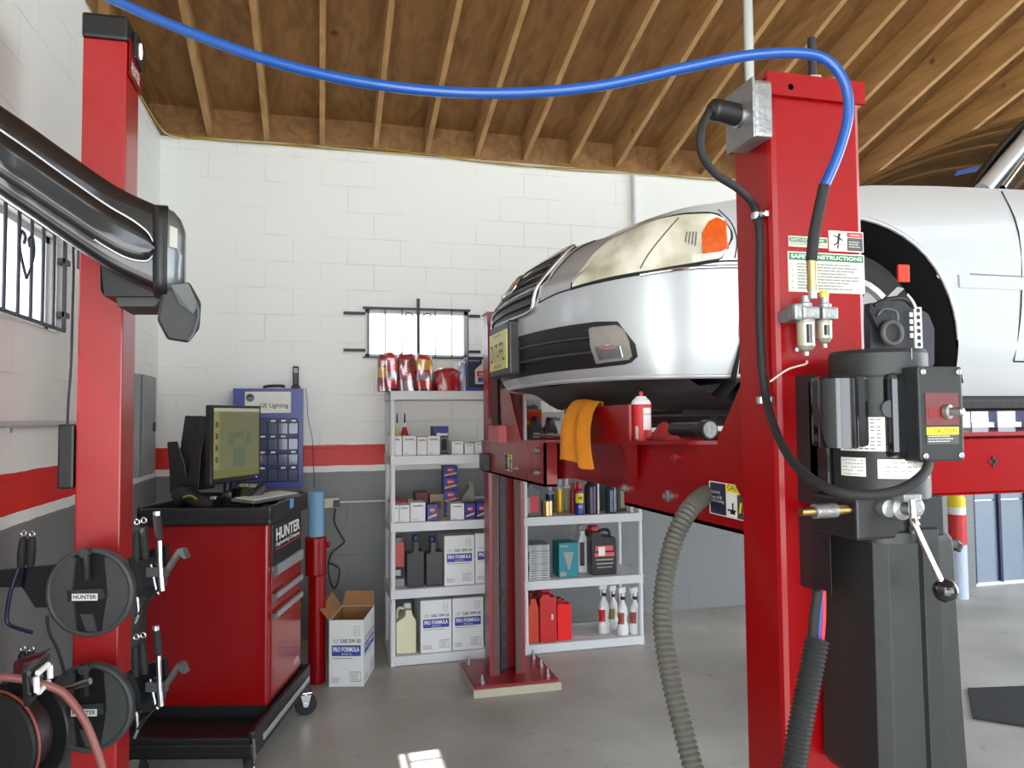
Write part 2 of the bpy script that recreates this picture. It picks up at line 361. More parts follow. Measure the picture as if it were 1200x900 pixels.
# ground outside
g = MB(); g.box((-30, -30, -.4), (30, 30, -.16), mat('outside_concrete', (170, 170, 165), .8)); tag(g.build('outside_ground'), 'pale concrete ground outside the garage', 'ground', kind='structure')
# windows
FRM = mat('window_bar_iron', (48, 48, 56), .5); PANE = glassmat('window_pane', (.95, .97, 1), .04)
PAN2 = mat('window_frame_white', (205, 207, 210), .5)
t = thing('window_1', 'small barred window in the white back wall', 'window', (wx0, WY, wz0)); t['kind'] = 'structure'
fr = MB(); W, H = wx1-wx0, wz1-wz0
for a, bb in (((wx0, WY+.02, wz0), (wx0+.035, WY+.1, wz1)), ((wx1-.035, WY+.02, wz0), (wx1, WY+.1, wz1)), ((wx0, WY+.02, wz0), (wx1, WY+.1, wz0+.03)), ((wx0, WY+.02, wz1-.03), (wx1, WY+.1, wz1))): fr.box(a, bb, PAN2)
fr.build('window_frame', t)
fr = MB(); fr.box((wx0, WY+.06, wz0), (wx1, WY+.066, wz1), PANE); fr.build('pane', t)
fr = MB(); yb = WY-.025
fr.box((wx0-.02, yb-.006, wz1-.005), (wx1+.01, yb+.006, wz1+.012), FRM); fr.box((wx0-.02, yb-.006, wz0-.004), (wx1, yb+.006, wz0+.008), FRM)
for i in range(7):
    x = wx0+.02+(W-.03)*i/6; fr.cyl((x, yb, wz0), (x, yb, wz1), .004, FRM, n=8)
fr.box((wx0+W*.5-.012, yb-.012, wz0), (wx0+W*.5+.012, yb+.0, wz1+.085), FRM)
for s in (-1, 1):
    for zz in (wz1-.04, wz0+.055):
        x = wx0-.09 if s < 0 else wx1+.09
        fr.box((x-.075 if s < 0 else wx1-.0, yb-.008, zz-.01), (wx0+.0 if s < 0 else x, WY+.0, zz+.01), FRM)
    fr.tube([(wx0+W*.5+s*.02, yb, wz1-.07), (wx0+W*.5+s*.06, yb, wz1-.03), (wx0+W*.5+s*.1, yb, wz1-.035), (wx0+W*.5+s*.085, yb, wz1-.065)], .004, FRM, 6)
fr.build('security_bars', t)
t = thing('window_2', 'barred window high in the left wall', 'window', (WX, ly0, lz0)); t['kind'] = 'structure'
fr = MB()
for a, bb in (((WX-.095, ly0, lz0), (WX-.03, ly0+.04, lz1)), ((WX-.1, ly1-.04, lz0), (WX-.03, ly1, lz1)), ((WX-.095, ly0, lz0), (WX-.03, ly1, lz0+.03)), ((WX-.1, ly0, lz1-.03), (WX-.03, ly1, lz1))): fr.box(a, bb, PAN2)
fr.build('window_frame', t)
fr = MB(); fr.box((WX-.07, ly0, lz0), (WX-.064, ly1, lz1), PANE); fr.build('pane', t)
fr = MB(); xb = WX+.03
fr.box((xb-.006, ly0, lz1), (xb+.006, ly1+.01, lz1+.015), FRM); fr.box((xb-.006, ly0, lz0), (xb+.006, ly1+.01, lz0+.012), FRM)
fr.box((xb-.006, ly1, lz0), (xb+.006, ly1+.02, lz1), FRM)
for i in range(1, 11):
    y = ly1-.13*i; fr.cyl((xb, y, lz0), (xb, y, lz1), .007, FRM, n=8)
for y in (3.28,):
    for s in (-1, 1): fr.tube([(xb, y, 2.2), (xb, y+s*.07, 2.3), (xb, y+s*.06, 2.37), (xb, y+s*.02, 2.36), (xb, y+s*.03, 2.33)], .006, FRM, 6)
for z in (2.12, 2.36): fr.box((WX, ly1+.0, z-.012), (xb+.004, ly1+.075, z+.012), FRM)
fr.build('security_bars', t)
# glazed double door far right in the back wall
FROST = mat('sunlit_frosted_sheet', (215, 232, 214), .6); PANG = mat('blue_grey_panel', (128, 142, 156), .45); MUL = mat('mullion_dark', (40, 38, 78), .5)
t = thing('door_1', 'blue-grey panelled bay door with a bright glazed strip', 'door', (dx0, WY, 0)); t['kind'] = 'structure'
d = MB(); d.box((dx0, WY+.05, .03), (dx1, WY+.09, .80), PANG); d.box((dx0, WY+.05, .81), (dx1, WY+.09, 1.50), PANG); d.box((dx0, WY+.03, 1.50), (dx1, WY+.1, 1.56), WHT)
d.box((dx0, WY+.05, 2.3), (dx1, WY+.09, doorh), PANG); d.build('panel', t)
d = MB(); d.box((dx0, WY+.066, 1.56), (dx1, WY+.072, 2.3), PANE); d.build('pane', t)
d = MB()
for x in (dx0+.02, dx0+.33, dx0+.66, dx0+1.0, dx0+1.4, dx0+1.8): d.box((x-.012, WY+.02, .02), (x+.018, WY+.1, doorh), MUL)
d.box((dx0, WY+.02, 0), (dx1, WY+.1, .03), WHT); d.build('mullion', t)
# ------------------------------------------------------------------ vehicle lift
def post_near():
    yf = 1.40; a = PY(906, 300, yf).x; c = PY(1013, 300, yf).x; H = PY(950, 92, yf).z
    t = thing('lift_post', 'tall red lift post in front of the car, carrying the power unit and safety stickers', 'lift post', ((a+c)/2, yf+.07, 0), 0)
    q = MB(); r = .014; poly = [(a, yf+.14), (a, yf+r), (a+r*.3, yf+r*.3), (a+r, yf), (c-r, yf), (c-r*.3, yf+r*.3), (c, yf+r), (c, yf+.14), (c-.045, yf+.14), (c-.045, yf+.134), (c-.006, yf+.134), (c-.006, yf+.02), (a+.006, yf+.02), (a+.006, yf+.134), (a+.045, yf+.134), (a+.045, yf+.14)]
    q.prism([(x, y, .02) for x, y in poly], (0, 0, H-.03), RED); q.build('column', t)
    q = MB(); q.box((a-.012, yf-.012, H-.012), (c+.004, yf+.15, H), RED); q.box((a-.012, yf-.0125, H-.05), (c+.004, yf-.004, H-.0125), RED)
    for x in (a+.045, c-.045): q.cyl((x, yf-.0125, H-.03), (x, yf-.004, H-.03), .007, INK, n=12)
    q.build('top_plate', t)
    q = MB(); x = PY(955, 70, yf+.05).x; q.cyl((x, yf+.06, H), (x, yf+.06, H+.032), .022, STEEL, n=6); q.cyl((x, yf+.06, H+.032), (x, yf+.06, PY(952, 45, yf+.06).z), .0095, BLK); q.build('nut', t)
    q = MB(); q.box((a-.09, yf-.1, 0), (c+.12, yf+.26, .02), RED); q.build('base_plate', t)
    # stickers
    def P(u, v): return PY(u, v, yf-.0012)
    q = MB(); A = P(923, 292); B = P(1014, 347); q.box((A.x, yf-.0012, B.z+.004), (B.x, yf-.0002, A.z-.004), PAPG)
    w_ = B.x-A.x; q.box((A.x+.003, yf-.0016, A.z-.022), (B.x-.003, yf-.001, A.z-.007), GREEN)
    q.text('SAFETY INSTRUCTIONS', (A.x+.007, yf-.0016, A.z-.0185), X3, Z3, PAPER, wdt=w_-.014, h=.0085, bold=.02)
    q.lines((A.x+.022, yf-.0012, B.z+.009), X3, Z3, w_-.034, A.z-B.z-.036, 9, GLINE)
    for i, s_ in enumerate('12345'): q.text(s_, (A.x+.008, yf-.0012, A.z-.034-i*.0125), X3, Z3, INK, h=.005)
    q.build('instruction_sticker', t)
    q = MB(); A = P(924, 276); B = P(970, 291); q.box((A.x, yf-.001, B.z), (B.x, yf-.0002, A.z), PAPG); q.box((A.x+.002, yf-.0013, A.z-.012), (B.x-.002, yf-.001, A.z-.003), GREEN)
    q.text('SAFETY INSTRUCTIONS', (A.x+.005, yf-.0013, A.z-.01), X3, Z3, PAPER, wdt=(B.x-A.x)*.85, h=.005); q.lines((A.x+.004, yf-.001, B.z+.003), X3, Z3, (B.x-A.x)*.9, .012, 3, GLINE)
    q.build('small_sticker', t)
    q = MB(); A = P(971, 270); B = P(1012, 296); q.box((A.x, yf-.0014, B.z), (B.x, yf-.0004, A.z), PAPER); xm = A.x+(B.x-A.x)*.52
    q.box((xm, yf-.002, B.z+.002), (B.x-.002, yf-.0014, A.z-.014), DGREY); q.box((xm, yf-.002, A.z-.013), (B.x-.002, yf-.0014, A.z-.002), LRED)
    q.text('WARNING', (xm+.008, yf-.002, A.z-.010), X3, Z3, PAPER, wdt=(B.x-xm)*.6); q.lines((xm+.004, yf-.002, B.z+.008), X3, Z3, (B.x-xm)*.7, .016, 3, PAPG)
    cx = (A.x+xm)/2; cz = (A.z+B.z)/2; y = yf-.0024
    q.lathe((cx+.003, y, cz+.014), [(.0035, -.0006), (.0035, .0006)], INK, axis=(0, 1, 0), n=12)
    for p0, p1, ww in (((cx+.002, cz+.011), (cx, cz-.002), .0025), ((cx, cz+.008), (cx-.012, cz+.012), .0013), ((cx+.002, cz+.008), (cx+.011, cz+.001), .0013), ((cx, cz-.002), (cx-.011, cz-.01), .0016), ((cx+.001, cz-.002), (cx-.002, cz-.017), .0016)):
        q.cyl((p0[0], y, p0[1]), (p1[0], y, p1[1]), ww, INK, n=6)
    q.build('falling_person_sticker', t)
    q = MB(); q.cyl((PY(932, 410, yf).x, yf-.006, PY(932, 410, yf).z), (PY(932, 410, yf).x, yf+.001, PY(932, 410, yf).z), .005, STEEL, n=6); q.build('bolt', t)
    # gusset of the carriage climbing the post
    return a, c, H
PA, PC, PH = post_near()
def post_far():
    yf = 4.57; a = PY(573, 600, yf).x; c = PY(614, 600, yf).x; H = PY(590, 366, yf).z
    t = thing('lift_post', 'red lift post with open channel, bolted to the floor before the white shelving', 'lift post', ((a+c)/2, yf+.07, 0), 0)
    q = MB(); ZB = .062; poly = [(a, yf), (a+.062, yf), (a+.062, yf+.01), (a+.01, yf+.01), (a+.01, yf+.13), (c-.01, yf+.13), (c-.01, yf+.01), (c-.062, yf+.01), (c-.062, yf), (c, yf), (c, yf+.14), (a, yf+.14)]
    q.prism([(x, y, ZB) for x, y in poly], (0, 0, H-.01-ZB), DRED); q.build('column', t)
    for x0 in (a+.022, c-.058):
        q = MB(); q.box((x0, yf-.004, ZB+.01), (x0+.036, yf-.0005, H-.35), mat('worn_brown_grease', (84, 62, 56), .6, 0, 0, .25, 8)); q.build('guide_strip', t)
    q = MB(); q.box(((a+c)/2-.02, yf+.1, ZB), ((a+c)/2+.02, yf+.125, H-.05), BLK)
    for i in range(22): q.box(((a+c)/2-.012, yf+.094, .2+i*.095), ((a+c)/2+.012, yf+.1, .24+i*.095), mat('ladder_dark', (64, 56, 56), .5))
    q.build('latch_ladder', t)
    q = MB(); q.box((a-.008, yf-.012, H-.01), (c+.008, yf+.15, H), DRED); q.box((a-.006, yf-.0125, H-.085), (c+.006, yf-.004, H-.0105), DRED)
    for x in (a+.05, c-.05): q.lathe((x, yf-.0125, H-.045), [(.011, 0), (.011, .003)], WHT, axis=(0, 1, 0), n=14)
    q.build('top_plate', t)
    q = MB(); x = (a+c)/2+.0; q.cyl((x, yf+.06, H), (x, yf+.06, H+.03), .022, STEEL, n=6); q.cyl((x, yf+.06, H+.03), (x, yf+.06, H+.06), .011, BLK); q.build('nut', t)
    p1 = PZ(557, 805, ZB); p2 = PZ(653, 794, ZB); p3 = PZ(540, 776, ZB)
    X0, X1, Y0, Y1 = p1.x, p2.x, p1.y, p3.y+.0
    q = MB(); q.box((X0, Y0, ZB-.016), (X1, Y1, ZB), DRED); q.build('base_plate', t)
    for (x, y) in ((X0+.05, Y0+.05), (X1-.05, Y0+.06), (X0+.04, Y1-.05), (X1-.04, Y1-.05), (X1-.035, (Y0+Y1)/2+.02)):
        q = MB(); q.cyl((x, y, ZB), (x, y, ZB+.012), .018, STEEL, n=16); q.cyl((x, y, ZB+.012), (x, y, ZB+.03), .013, STEEL, n=6); q.cyl((x, y, ZB+.03), (x, y, ZB+.05), .008, STEEL, n=10); q.build('anchor_bolt', t)
    q = MB(); q.box((X0-.012, Y0-.015, 0), (X1+.015, Y1+.01, ZB-.016), mat('grout', (176, 168, 150), .85, 0, 0, .1, 20, .4, 40)); tag(q.build('grout_pad'), 'pale grout pad under the base plate of the far lift post', 'pad')
    return a, c, H
QA, QC, QH = post_far()
# crossbeam : runs along Y between the posts. bottom/top heights follow the photo
xb = 1.04
def hb(y): return 1.352-(y-1.6)*.012           # lower edge
def ht(y): return 1.572-(y-1.9)*.0255          # table top
bt = thing('lift_crossbeam', 'red steel crossbeam of the lift between the two red posts', 'crossbeam', (xb, 3, 1.4))
q = MB(); y0, y1 = 1.56, 4.56
q.box((xb+.0, y0, 0), (xb+.01, 4.5, .01), RED)
q = MB()
xf = xb-.04; y2, y3, y4 = PX(733, 588, xf).y, PX(638, 568, xf-.03).y, 4.56
def face(poly, x, th, m=RED): q.prism([(x, y, z) for y, z in poly], (th, 0, 0), m)
face([(y0, hb(y0)), (y2, hb(y2)), (y2, hb(y2)+.055), (y2-.0, ht(y2)-.02), (y2-.0, ht(y2)-.012), (y0, ht(y0)-.012), ], xf, .012)
face([(y3, hb(y3)), (y4, hb(y4)-.0), (y4, ht(y4)), (y3, ht(y3))], xf-.03, .012)
pm, pn = PX(650, 561, xf+.05), PX(736, 560, xf+.05)
face([(pn.y-.1, pn.z-.004), (pn.y, pn.z), (pm.y, pm.z), (pm.y+.15, pm.z+.01), (pm.y+.15, ht(y3)-.012), (pn.y-.1, ht(y2)-.012)], xf+.05, .012)
q.prism([(xf-.03, y3, hb(y3)), (xf+.03, y3, hb(y3)), (xf+.03, y3, ht(y3)-.012), (xf-.03, y3, ht(y3)-.012)], (0, .012, 0), RED)
q.prism([(xf, y2, hb(y2)), (xf+.1, y2, hb(y2)), (xf+.1, y2, ht(y2)-.02), (xf, y2, ht(y2)-.02)], (0, .012, 0), RED)
q.box((xf+.1, y0, 1.37), (xf+.11, y4, 1.5), RED)
q.prism([(xf-.03, y3, hb(y3)), (xf+.03, y3, hb(y3)), (xf+.03, y4, hb(y4)), (xf-.03, y4, hb(y4))], (0, 0, .01), RED)
q.prism([(xf, y0, hb(y0)), (xf+.1, y0, hb(y0)), (xf+.1, y2, hb(y2)), (xf, y2, hb(y2))], (0, 0, .01), RED)
q.build('beam', bt)
q = MB(); q.prism([(xf-.035, 1.86, ht(1.86)), (xf-.035, y4, ht(y4)), (xf+.16, y4, ht(y4)), (xf+.16, 1.86, ht(1.86))], (0, 0, -.01), RED); q.build('top_flange', bt)
q = MB()
# gusset climbing the near post
z1 = PX(873, 440, xf).z; yy = PX(842, 520, xf).y
q.prism([(xf-.004, 1.56, hb(1.56)), (xf-.004, yy, ht(yy)-.02), (xf-.004, yy, ht(yy)), (xf-.004, 1.62, z1), (xf-.004, 1.55, z1+.06)], (.003, 0, 0), RED)
q.build('gusset', bt)
q = MB(); yy = 2.28
q.prism([(xf-.028, yy-.06, ht(yy)-.01), (xf-.028, yy+.06, ht(yy)-.01), (xf-.002, yy, hb(yy)+.06)], (.006, 0, 0), RED)
q.build('rib', bt)
for u, v, x, r, mm in ((786, 581, xf, .017, CAST), (735, 572, xf, .014, CAST), (795, 536, xf, .014, DRED), (631, 528, xf-.03, .014, CAST), (607, 549, xf-.03, .013, CAST), (631, 554, xf-.03, .014, CAST)):
    p = PX(u, v, x); q = MB(); q.lathe((x, p.y, p.z), [(r, 0), (r, .012), (r*.6, .016), (.6*r, .022)], mm, axis=(-1, 0, 0), n=16); q.build('bolt', bt)
def keep_clear(name, ya, yb_, za, zb_, x):
    # readable from -X : text runs towards -Y
    q = MB(); q.box((x-.0015, ya, za), (x-.0003, yb_, zb_), PAPER); W = yb_-ya; H = zb_-za; ax = -Y3
    def R(fa, fb, ga, gb, m, o=.0008): q.box((x-.0015-o, yb_-W*fb, za+H*ga), (x-.0015, yb_-W*fa, za+H*gb), m)
    R(.03, .40, .03, .97, NAVY); R(.40, .97, .75, .97, YEL); R(.66, .97, .03, .72, DGREY, .001)
    for k in range(3): 
        y = yb_-W*(.69+.09*k)
        q.prism([(x-.0028, y, za+H*.2), (x-.0028, y-W*.045, za+H*.2), (x-.0028, y-W*.075, za+H*.5), (x-.0028, y-W*.03, za+H*.5)], (.0003, 0, 0), YEL)
    R(.50, .60, .12, .2, NAVY); R(.54, .57, .12, .45, NAVY); R(.44, .62, .2, .25, NAVY)
    q.text('CAUTION', (x-.0024, yb_-W*.45, za+H*.81), ax, Z3, INK, wdt=W*.46)
    for k, s_ in enumerate(('Keep feet', 'clear of lift', 'while lowering')): q.text(s_, (x-.0024, yb_-W*.06, za+H*(.62-.13*k)), ax, Z3, PAPER, wdt=W*(.22+.04*k))
    return q.build(name, bt)
a = PX(832, 590, xf); c = PX(884, 590, xf)
keep_clear('caution_sticker', c.y, a.y, 1.385+.0, 1.47, xf)
a = PX(592, 546, xf-.03); c = PX(600, 546, xf-.03); keep_clear('caution_sticker', c.y, a.y, 1.36, 1.45, xf-.03)
# runways
def runway(Y0, Y1, label, ztop):
    X0 = 1.175; t = thing('lift_runway', label, 'runway', (X0, (Y0+Y1)/2, ztop))
    q = MB(); q.box((X0, Y0, ztop-.012), (6.6, Y1, ztop), DRED); q.build('deck', t)
    q = MB()
    for y in (Y0, Y1-.008): q.prism([(X0+.02, y, ztop-.09), (X0+.2, y, ztop-.19), (6.6, y, ztop-.19), (6.6, y, ztop-.022), (X0+.02, y, ztop-.022)], (0, .008, 0), RED)
    for y in (Y0+.0, Y1-.05): q.box((X0+.3, y, ztop-.195), (6.6, y+.05, ztop-.187), RED)
    q.build('side_channel', t)
    return t, X0
t, X0 = runway(1.93, 2.62, 'near red lift runway carrying the near wheels of the silver car', 1.583)
X0 = .975; sa, sb_ = PX(737, 500, X0).y, PX(661, 500, X0).y; q = MB(); q.prism([(X0-.0, sa, ht(sa)), (X0-.0, sb_, ht(sb_)), (X0+.0, sb_, PX(661, 479, X0).z), (X0-.0, sa, PX(737, 474, X0).z)], (.01, 0, 0), RED); q.build('stop_plate', bt)
q = MB(); p = PY(1165, 541, 1.925); q.box((p.x-.018, 1.926, p.z-.004), (p.x+.018, 1.9295, p.z+.004), INK); q.box((p.x-.004, 1.926, p.z-.018), (p.x+.004, 1.9295, p.z+.018), INK)
q.build('lock_slot', t)
t2, X0 = runway(3.55, 4.10, 'far red lift runway under the far side of the silver car', 1.548)
X0 = .985
q = MB(); q.prism([(X0-.02, 3.60, 1.53), (X0-.02, 4.0, 1.52), (X0-.02, 4.04, 1.80), (X0-.02, 3.84, 1.80), (X0-.02, 3.78, 1.72)], (.01, 0, 0), RED)
q.build('stop_plate', bt)
q = MB(); p = PX(576, 505, xf-.08); q.box((xf-.08, p.y-.16, 1.51), (xf+.02, p.y+.08, 1.60), mat('faded_red', (190, 92, 92), .4)); q.build('end_bracket', bt)
# fittings beside the far post
q = MB(); a = PX(580, 545, xf-.05); q.box((xf-.06, 4.32, 1.33), (xf-.031, 4.50, 1.43), BLK, .004); q.build('latch_switch', bt)
# ------------------------------------------------------------------ car
OUT=[(0.00,0),(.010,.20),(.040,.40),(.10,.58),(.205,.74),(.36,.835),(.60,.882),(.9,.900),(1.3,.908),(1.8,.91),(2.5,.91),(3.2,.905),(3.9,.89),(4.5,.84),(4.84,.68),(4.95,.35),(4.97,0)]
def interp(T,x):
    if x<=T[0][0]: return T[0][1]
    for (a,b),(c,d) in zip(T,T[1:]):
        if x<=c: return b+(d-b)*(x-a)/(c-a)
    return T[-1][1]
def sm(a,b,x):
    t=max(0,min(1,(x-a)/(b-a))); return t*t*(3-2*t)
def cr(P,sub=12):
    o=[];n=len(P)
    for i in range(n-1):
        p0=P[max(i-1,0)];p1=P[i];p2=P[i+1];p3=P[min(i+2,n-1)]
        for k in range(sub):
            t=k/sub
            o.append(tuple(.5*((2*b)+(c-a)*t+(2*a-5*b+4*c-d)*t*t+(3*b-a-3*c+d)*t**3) for a,b,c,d in zip(p0,p1,p2,p3)))
    o.append(P[-1]);return o
OL=cr(OUT); AL=[0]
for a,b in zip(OL,OL[1:]): AL.append(AL[-1]+math.dist(a,b))
def plan(p):
    p=max(0,min(AL[-1]-1e-6,p))
    lo,hi=0,len(AL)-1
    while hi-lo>1:
        m=(lo+hi)//2
        if AL[m]<=p: lo=m
        else: hi=m
    t=(p-AL[lo])/(AL[hi]-AL[lo]); a,b=OL[lo],OL[hi]
    return a[0]+(b[0]-a[0])*t,a[1]+(b[1]-a[1])*t
NOSE=[(.10,.13),(.16,.09),(.22,.045),(.30,.012),(.40,0),(.50,.0),(.555,.008),(.57,.03),(.62,.06),(.68,.11),(.72,.17),(.76,.25),(.80,.34),(.88,.5),(1.0,.7)]
def surf(p,z):
    x,y=plan(p); f=1-sm(.55,1.15,p); fr=sm(5.0,5.6,p)
    x+=interp(NOSE,z)*f
    y-=(max(0,.30-z)**1.3)*.35*(1-f)+(max(0,z-.58)/.35)**2*.075*(1-f*.3)*(1-0)
    y-= .012*sm(.535,.56,z)*sm(.8,1.2,p)*0
    x-=fr*(.25*max(0,z-.75))
    return x,max(0,y)
CX, CY, CH = .76, 3.07, 1.58
SILV = SILVER
car = thing('car', 'silver sedan raised on the red lift, front bumper towards the shelves', 'car', (CX, CY, CH))
def CP(p, z, off=0.0, side=-1):
    """point on the car skin; signed p: + near side, - far side"""
    sg = 1 if p >= 0 else -1
    def S(q, zz):
        x, y = surf(abs(q), zz); return Vector((x, -y*(1 if q >= 0 else -1), zz))
    P = S(p, z)
    if off:
        e = .01; du = S(p+e, z)-S(p-e, z); dv = S(p, z+e)-S(p, z-e); n = du.cross(dv)
        if n.length < 1e-9: n = Vector((-1, 0, 0))
        n.normalize()
        c = Vector((2.4, 0, .5))
        if n.dot(P-c) < 0: n = -n
        P = P+n*off
    return P
WR = .42; WC = [.995, 3.95]; WZ = .32
def psurf_x(x):
    lo, hi = 0, AL[-1]*.93
    for _ in range(40):
        m_ = (lo+hi)/2
        if plan(m_)[0] < x: lo = m_
        else: hi = m_
    return lo
ZT = [(0, .722), (.36, .724), (.5, .715), (.62, .708), (.72, .730), (.85, .745), (.98, .755), (1.14, .77), (1.22, .79), (1.45, .83), (1.73, .868), (2.0, .885), (2.3, .897), (3, .915), (4.5, .93), (5.2, .93), (6.5, .95)]
def zt(p): return interp(ZT, abs(p))
def zb(p, x):
    for c in WC:
        if abs(x-c) < WR: return WZ+math.sqrt(max(0, WR*WR-(x-c)**2))
    if p < 1.25: return .195-.02*sm(.7, 0, p) if False else .185
    return .17
cols = []
PEND = AL[-1]*.9999
PEND = AL[-1]*.9999
px1 = psurf_x(WC[0]-WR); px2 = psurf_x(WC[0]+WR); px3 = psurf_x(WC[1]-WR); px4 = psurf_x(WC[1]+WR)
def span(a, b, n): return [a+(b-a)*i/n for i in range(n+1)]
def arch(c, n): return [(psurf_x(WC[c]-WR*math.cos(PI*k/n)), WZ+WR*math.sin(PI*k/n)) for k in range(n+1)]
segs = [[(p, .185) for p in span(0, px1, 34)], arch(0, 28), [(p, .125) for p in span(px2, px3, 30)], arch(1, 18), [(p, .2) for p in span(px4, PEND, 24)]]
q = MB(); NR = 26
for sg in (1, -1):
    for cols in segs:
        rows = []
        for j in range(NR+1):
            rows.append([CP(sg*max(p, 1e-6), z0+(zt(p)-z0)*j/NR) for p, z0 in cols])
        q.grid(rows, SILV, True, flip=(sg < 0))
# hood and cowl
def deck(pa, pb, n, crown, m, name_):
    rows = []
    for i in range(n+1):
        p = pa+(pb-pa)*i/n; a = CP(max(p, 1e-5), zt(p)); r = []
        yy = -a.y
        for k in range(17):
            t_ = 1-2*k/16; r.append(Vector((a.x+.0*(1-t_*t_), -yy*t_, a.z+crown*yy*yy/.7*(1-t_*t_))))
        rows.append(r)
    q.grid(rows, m, True)
pc = psurf_x(1.62)
deck(0.0, pc, 40, .062, SILV, 'hood')
deck(psurf_x(4.0), PEND, 16, .05, SILV, 'trunk')
q.build('body', car, world=False)
# dark inner shell so that gaps and arches read black
q = MB()
q.box((.18, -.60, .20), (4.8, .60, .55), RUB, .06); q.box((.62, -.82, .5), (.66, .82, .7), RUB)
rows = []
for i in range(13):
    x = .12+.62*i/12; r = []
    for k in range(15):
        y = -.80+1.6*k/14; xx = x+.25*(abs(y)/.8)**3; r.append(Vector((xx, y, .19-.10*sm(0, .45, i/12)+.008*math.sin(i*1.7+k))))
    rows.append(r)
q.grid(rows, mat('underbody_plastic', (66, 65, 66), .55, 0, 0, .25, 9, .4, 18), True, flip=True)
q.box((1.45, -.82, .075), (3.5, .82, .2), mat('underbody_plastic', (58, 56, 56)), .03)
q.build('underbody', car, world=False)
for c in WC:
    for sg in (-1, 1):
        q = MB(); rows = []
        for k in range(25):
            a = PI*k/24; rows.append([Vector((c-math.cos(a)*(WR+.0), sg*y, WZ-.10*(1 if False else 0)+math.sin(a)*(WR+.0))) for y in (.895, .7, .45)])
        q.grid(rows, RUB, True); ring = [r[2] for r in rows]; q.add(ring, [tuple(range(len(ring)))], RUB)
        for k in (0, 24):
            pass
        # liner continues down behind the wheel
        for s_ in (-1, 1): q.quad(Vector((c+s_*WR, sg*.895, WZ)), Vector((c+s_*WR, sg*.45, WZ)), Vector((c+s_*(WR+.03), sg*.45, .17)), Vector((c+s_*(WR+.03), sg*.895, .17)), RUB)
        q.build('wheel_arch_liner', car, world=False)
# arch lip
for sg in (1, -1):
    for c in WC:
        q = MB(); q.tube([CP(sg*psurf_x(c-WR*math.cos(PI*k/24)), WZ+WR*math.sin(PI*k/24), .002) for k in range(25)], .008, SILV, 6, 1)
        q.build('arch_lip', car, world=False)
def patch(pa, pb, fb, ft, off, m, n=30, nz=10, mb=None):
    mb_ = mb or MB(); rows = []
    for j in range(nz+1):
        r = []
        for i in range(n+1):
            p = pa+(pb-pa)*i/n; b0, t0 = fb(p), ft(p); r.append(CP(p, b0+(t0-b0)*j/nz, off))
        rows.append(r)
    mb_.grid(rows, m, True); 
    # edge back to the skin
    edge = rows[0]+[r[-1] for r in rows[1:]]+rows[-1][::-1][1:]+[r[0] for r in rows[::-1]][1:]
    inn = []
    c0 = Vector((2.4, 0, .5))
    for e in edge: inn.append(e+(c0-e).normalized()*(off+.004))
    mb_.add(edge+inn, [(i, i+1, len(edge)+i+1, len(edge)+i) for i in range(len(edge)-1)], m)
    return mb_
def line(pts, r, m, off=.001, mb=None, sub=4):
    mb_ = mb or MB(); return mb_.tube([CP(p, z, off) for p, z in pts], r, m, 6, sub)
def tab(T): return lambda p: interp(T, abs(p))
SEAM = mat('panel_gap', (24, 26, 30), .8)
LENS = bpy.data.materials.new('headlamp_lens')
def _lens():
    m = LENS; m.use_nodes = True; nt = m.node_tree; b = nt.nodes['Principled BSDF']; N = nt.nodes; L = nt.links
    tc = N.new('ShaderNodeTexCoord'); nz = N.new('ShaderNodeTexNoise'); nz.inputs['Scale'].default_value = 8; nz.inputs['Detail'].default_value = 3; L.new(tc.outputs['Object'], nz.inputs['Vector'])
    cr_ = N.new('ShaderNodeValToRGB'); e = cr_.color_ramp.elements; e[0].position = .3; e[0].color = (*lin((176, 174, 150)), 1); e[1].position = .62; e[1].color = (*lin((232, 231, 216)), 1)
    L.new(nz.outputs['Fac'], cr_.inputs[0]); L.new(cr_.outputs[0], b.inputs['Base Color']); b.inputs['Roughness'].default_value = .18; b.inputs['Metallic'].default_value = 0; b.inputs['Coat Weight'].default_value = .5; b.inputs['Coat Roughness'].default_value = .03
_lens()
HT_ = [(.590, .528), (.600, .60), (.615, .645), (.66, .683), (.72, .703), (.85, .718), (.976, .726), (1.10, .728), (1.135, .720), (1.155, .69), (1.158, .66)]
HB_ = [(.590, .518), (.65, .523), (.75, .531), (.887, .542), (1.0, .558), (1.119, .578), (1.145, .60), (1.158, .655)]
def sh(T, d): return [(a, b+d) for a, b in T]
for sg in (1, -1):
    g_ = patch(sg*.580, sg*1.170, tab(sh(HB_, -.009)), tab(sh(HT_, .009)), .0015, SEAM)
    hl = g_.build('headlamp', car, world=False); 
    if sg > 0: hl['label'] = 'clouded headlamp with orange corner lens'
    patch(sg*.592, sg*1.157, tab(HB_), tab(HT_), .006, LENS).build('lens', hl, world=False)
    patch(sg*1.06, sg*1.146, tab([(1.06, .592), (1.12, .60), (1.146, .612)]), tab([(1.06, .66), (1.085, .70), (1.12, .715), (1.146, .70)]), .0085, ORANGE, 10, 6).build('turn_signal', hl, world=False)
    line([(sg*.86, .549), (sg*.875, .6), (sg*.915, .66), (sg*.96, .715)], .0022, GREY, .007).build('lens_divider', hl, world=False)
    g_ = MB()
    for k in range(4): g_.tube([CP(sg*(1.0+.012*k), .63-.004*k, .008), CP(sg*(1.004+.012*k), .665, .008)], .002, GREY, 5, 1)
    g_.build('reflector_ribs', hl, world=False)
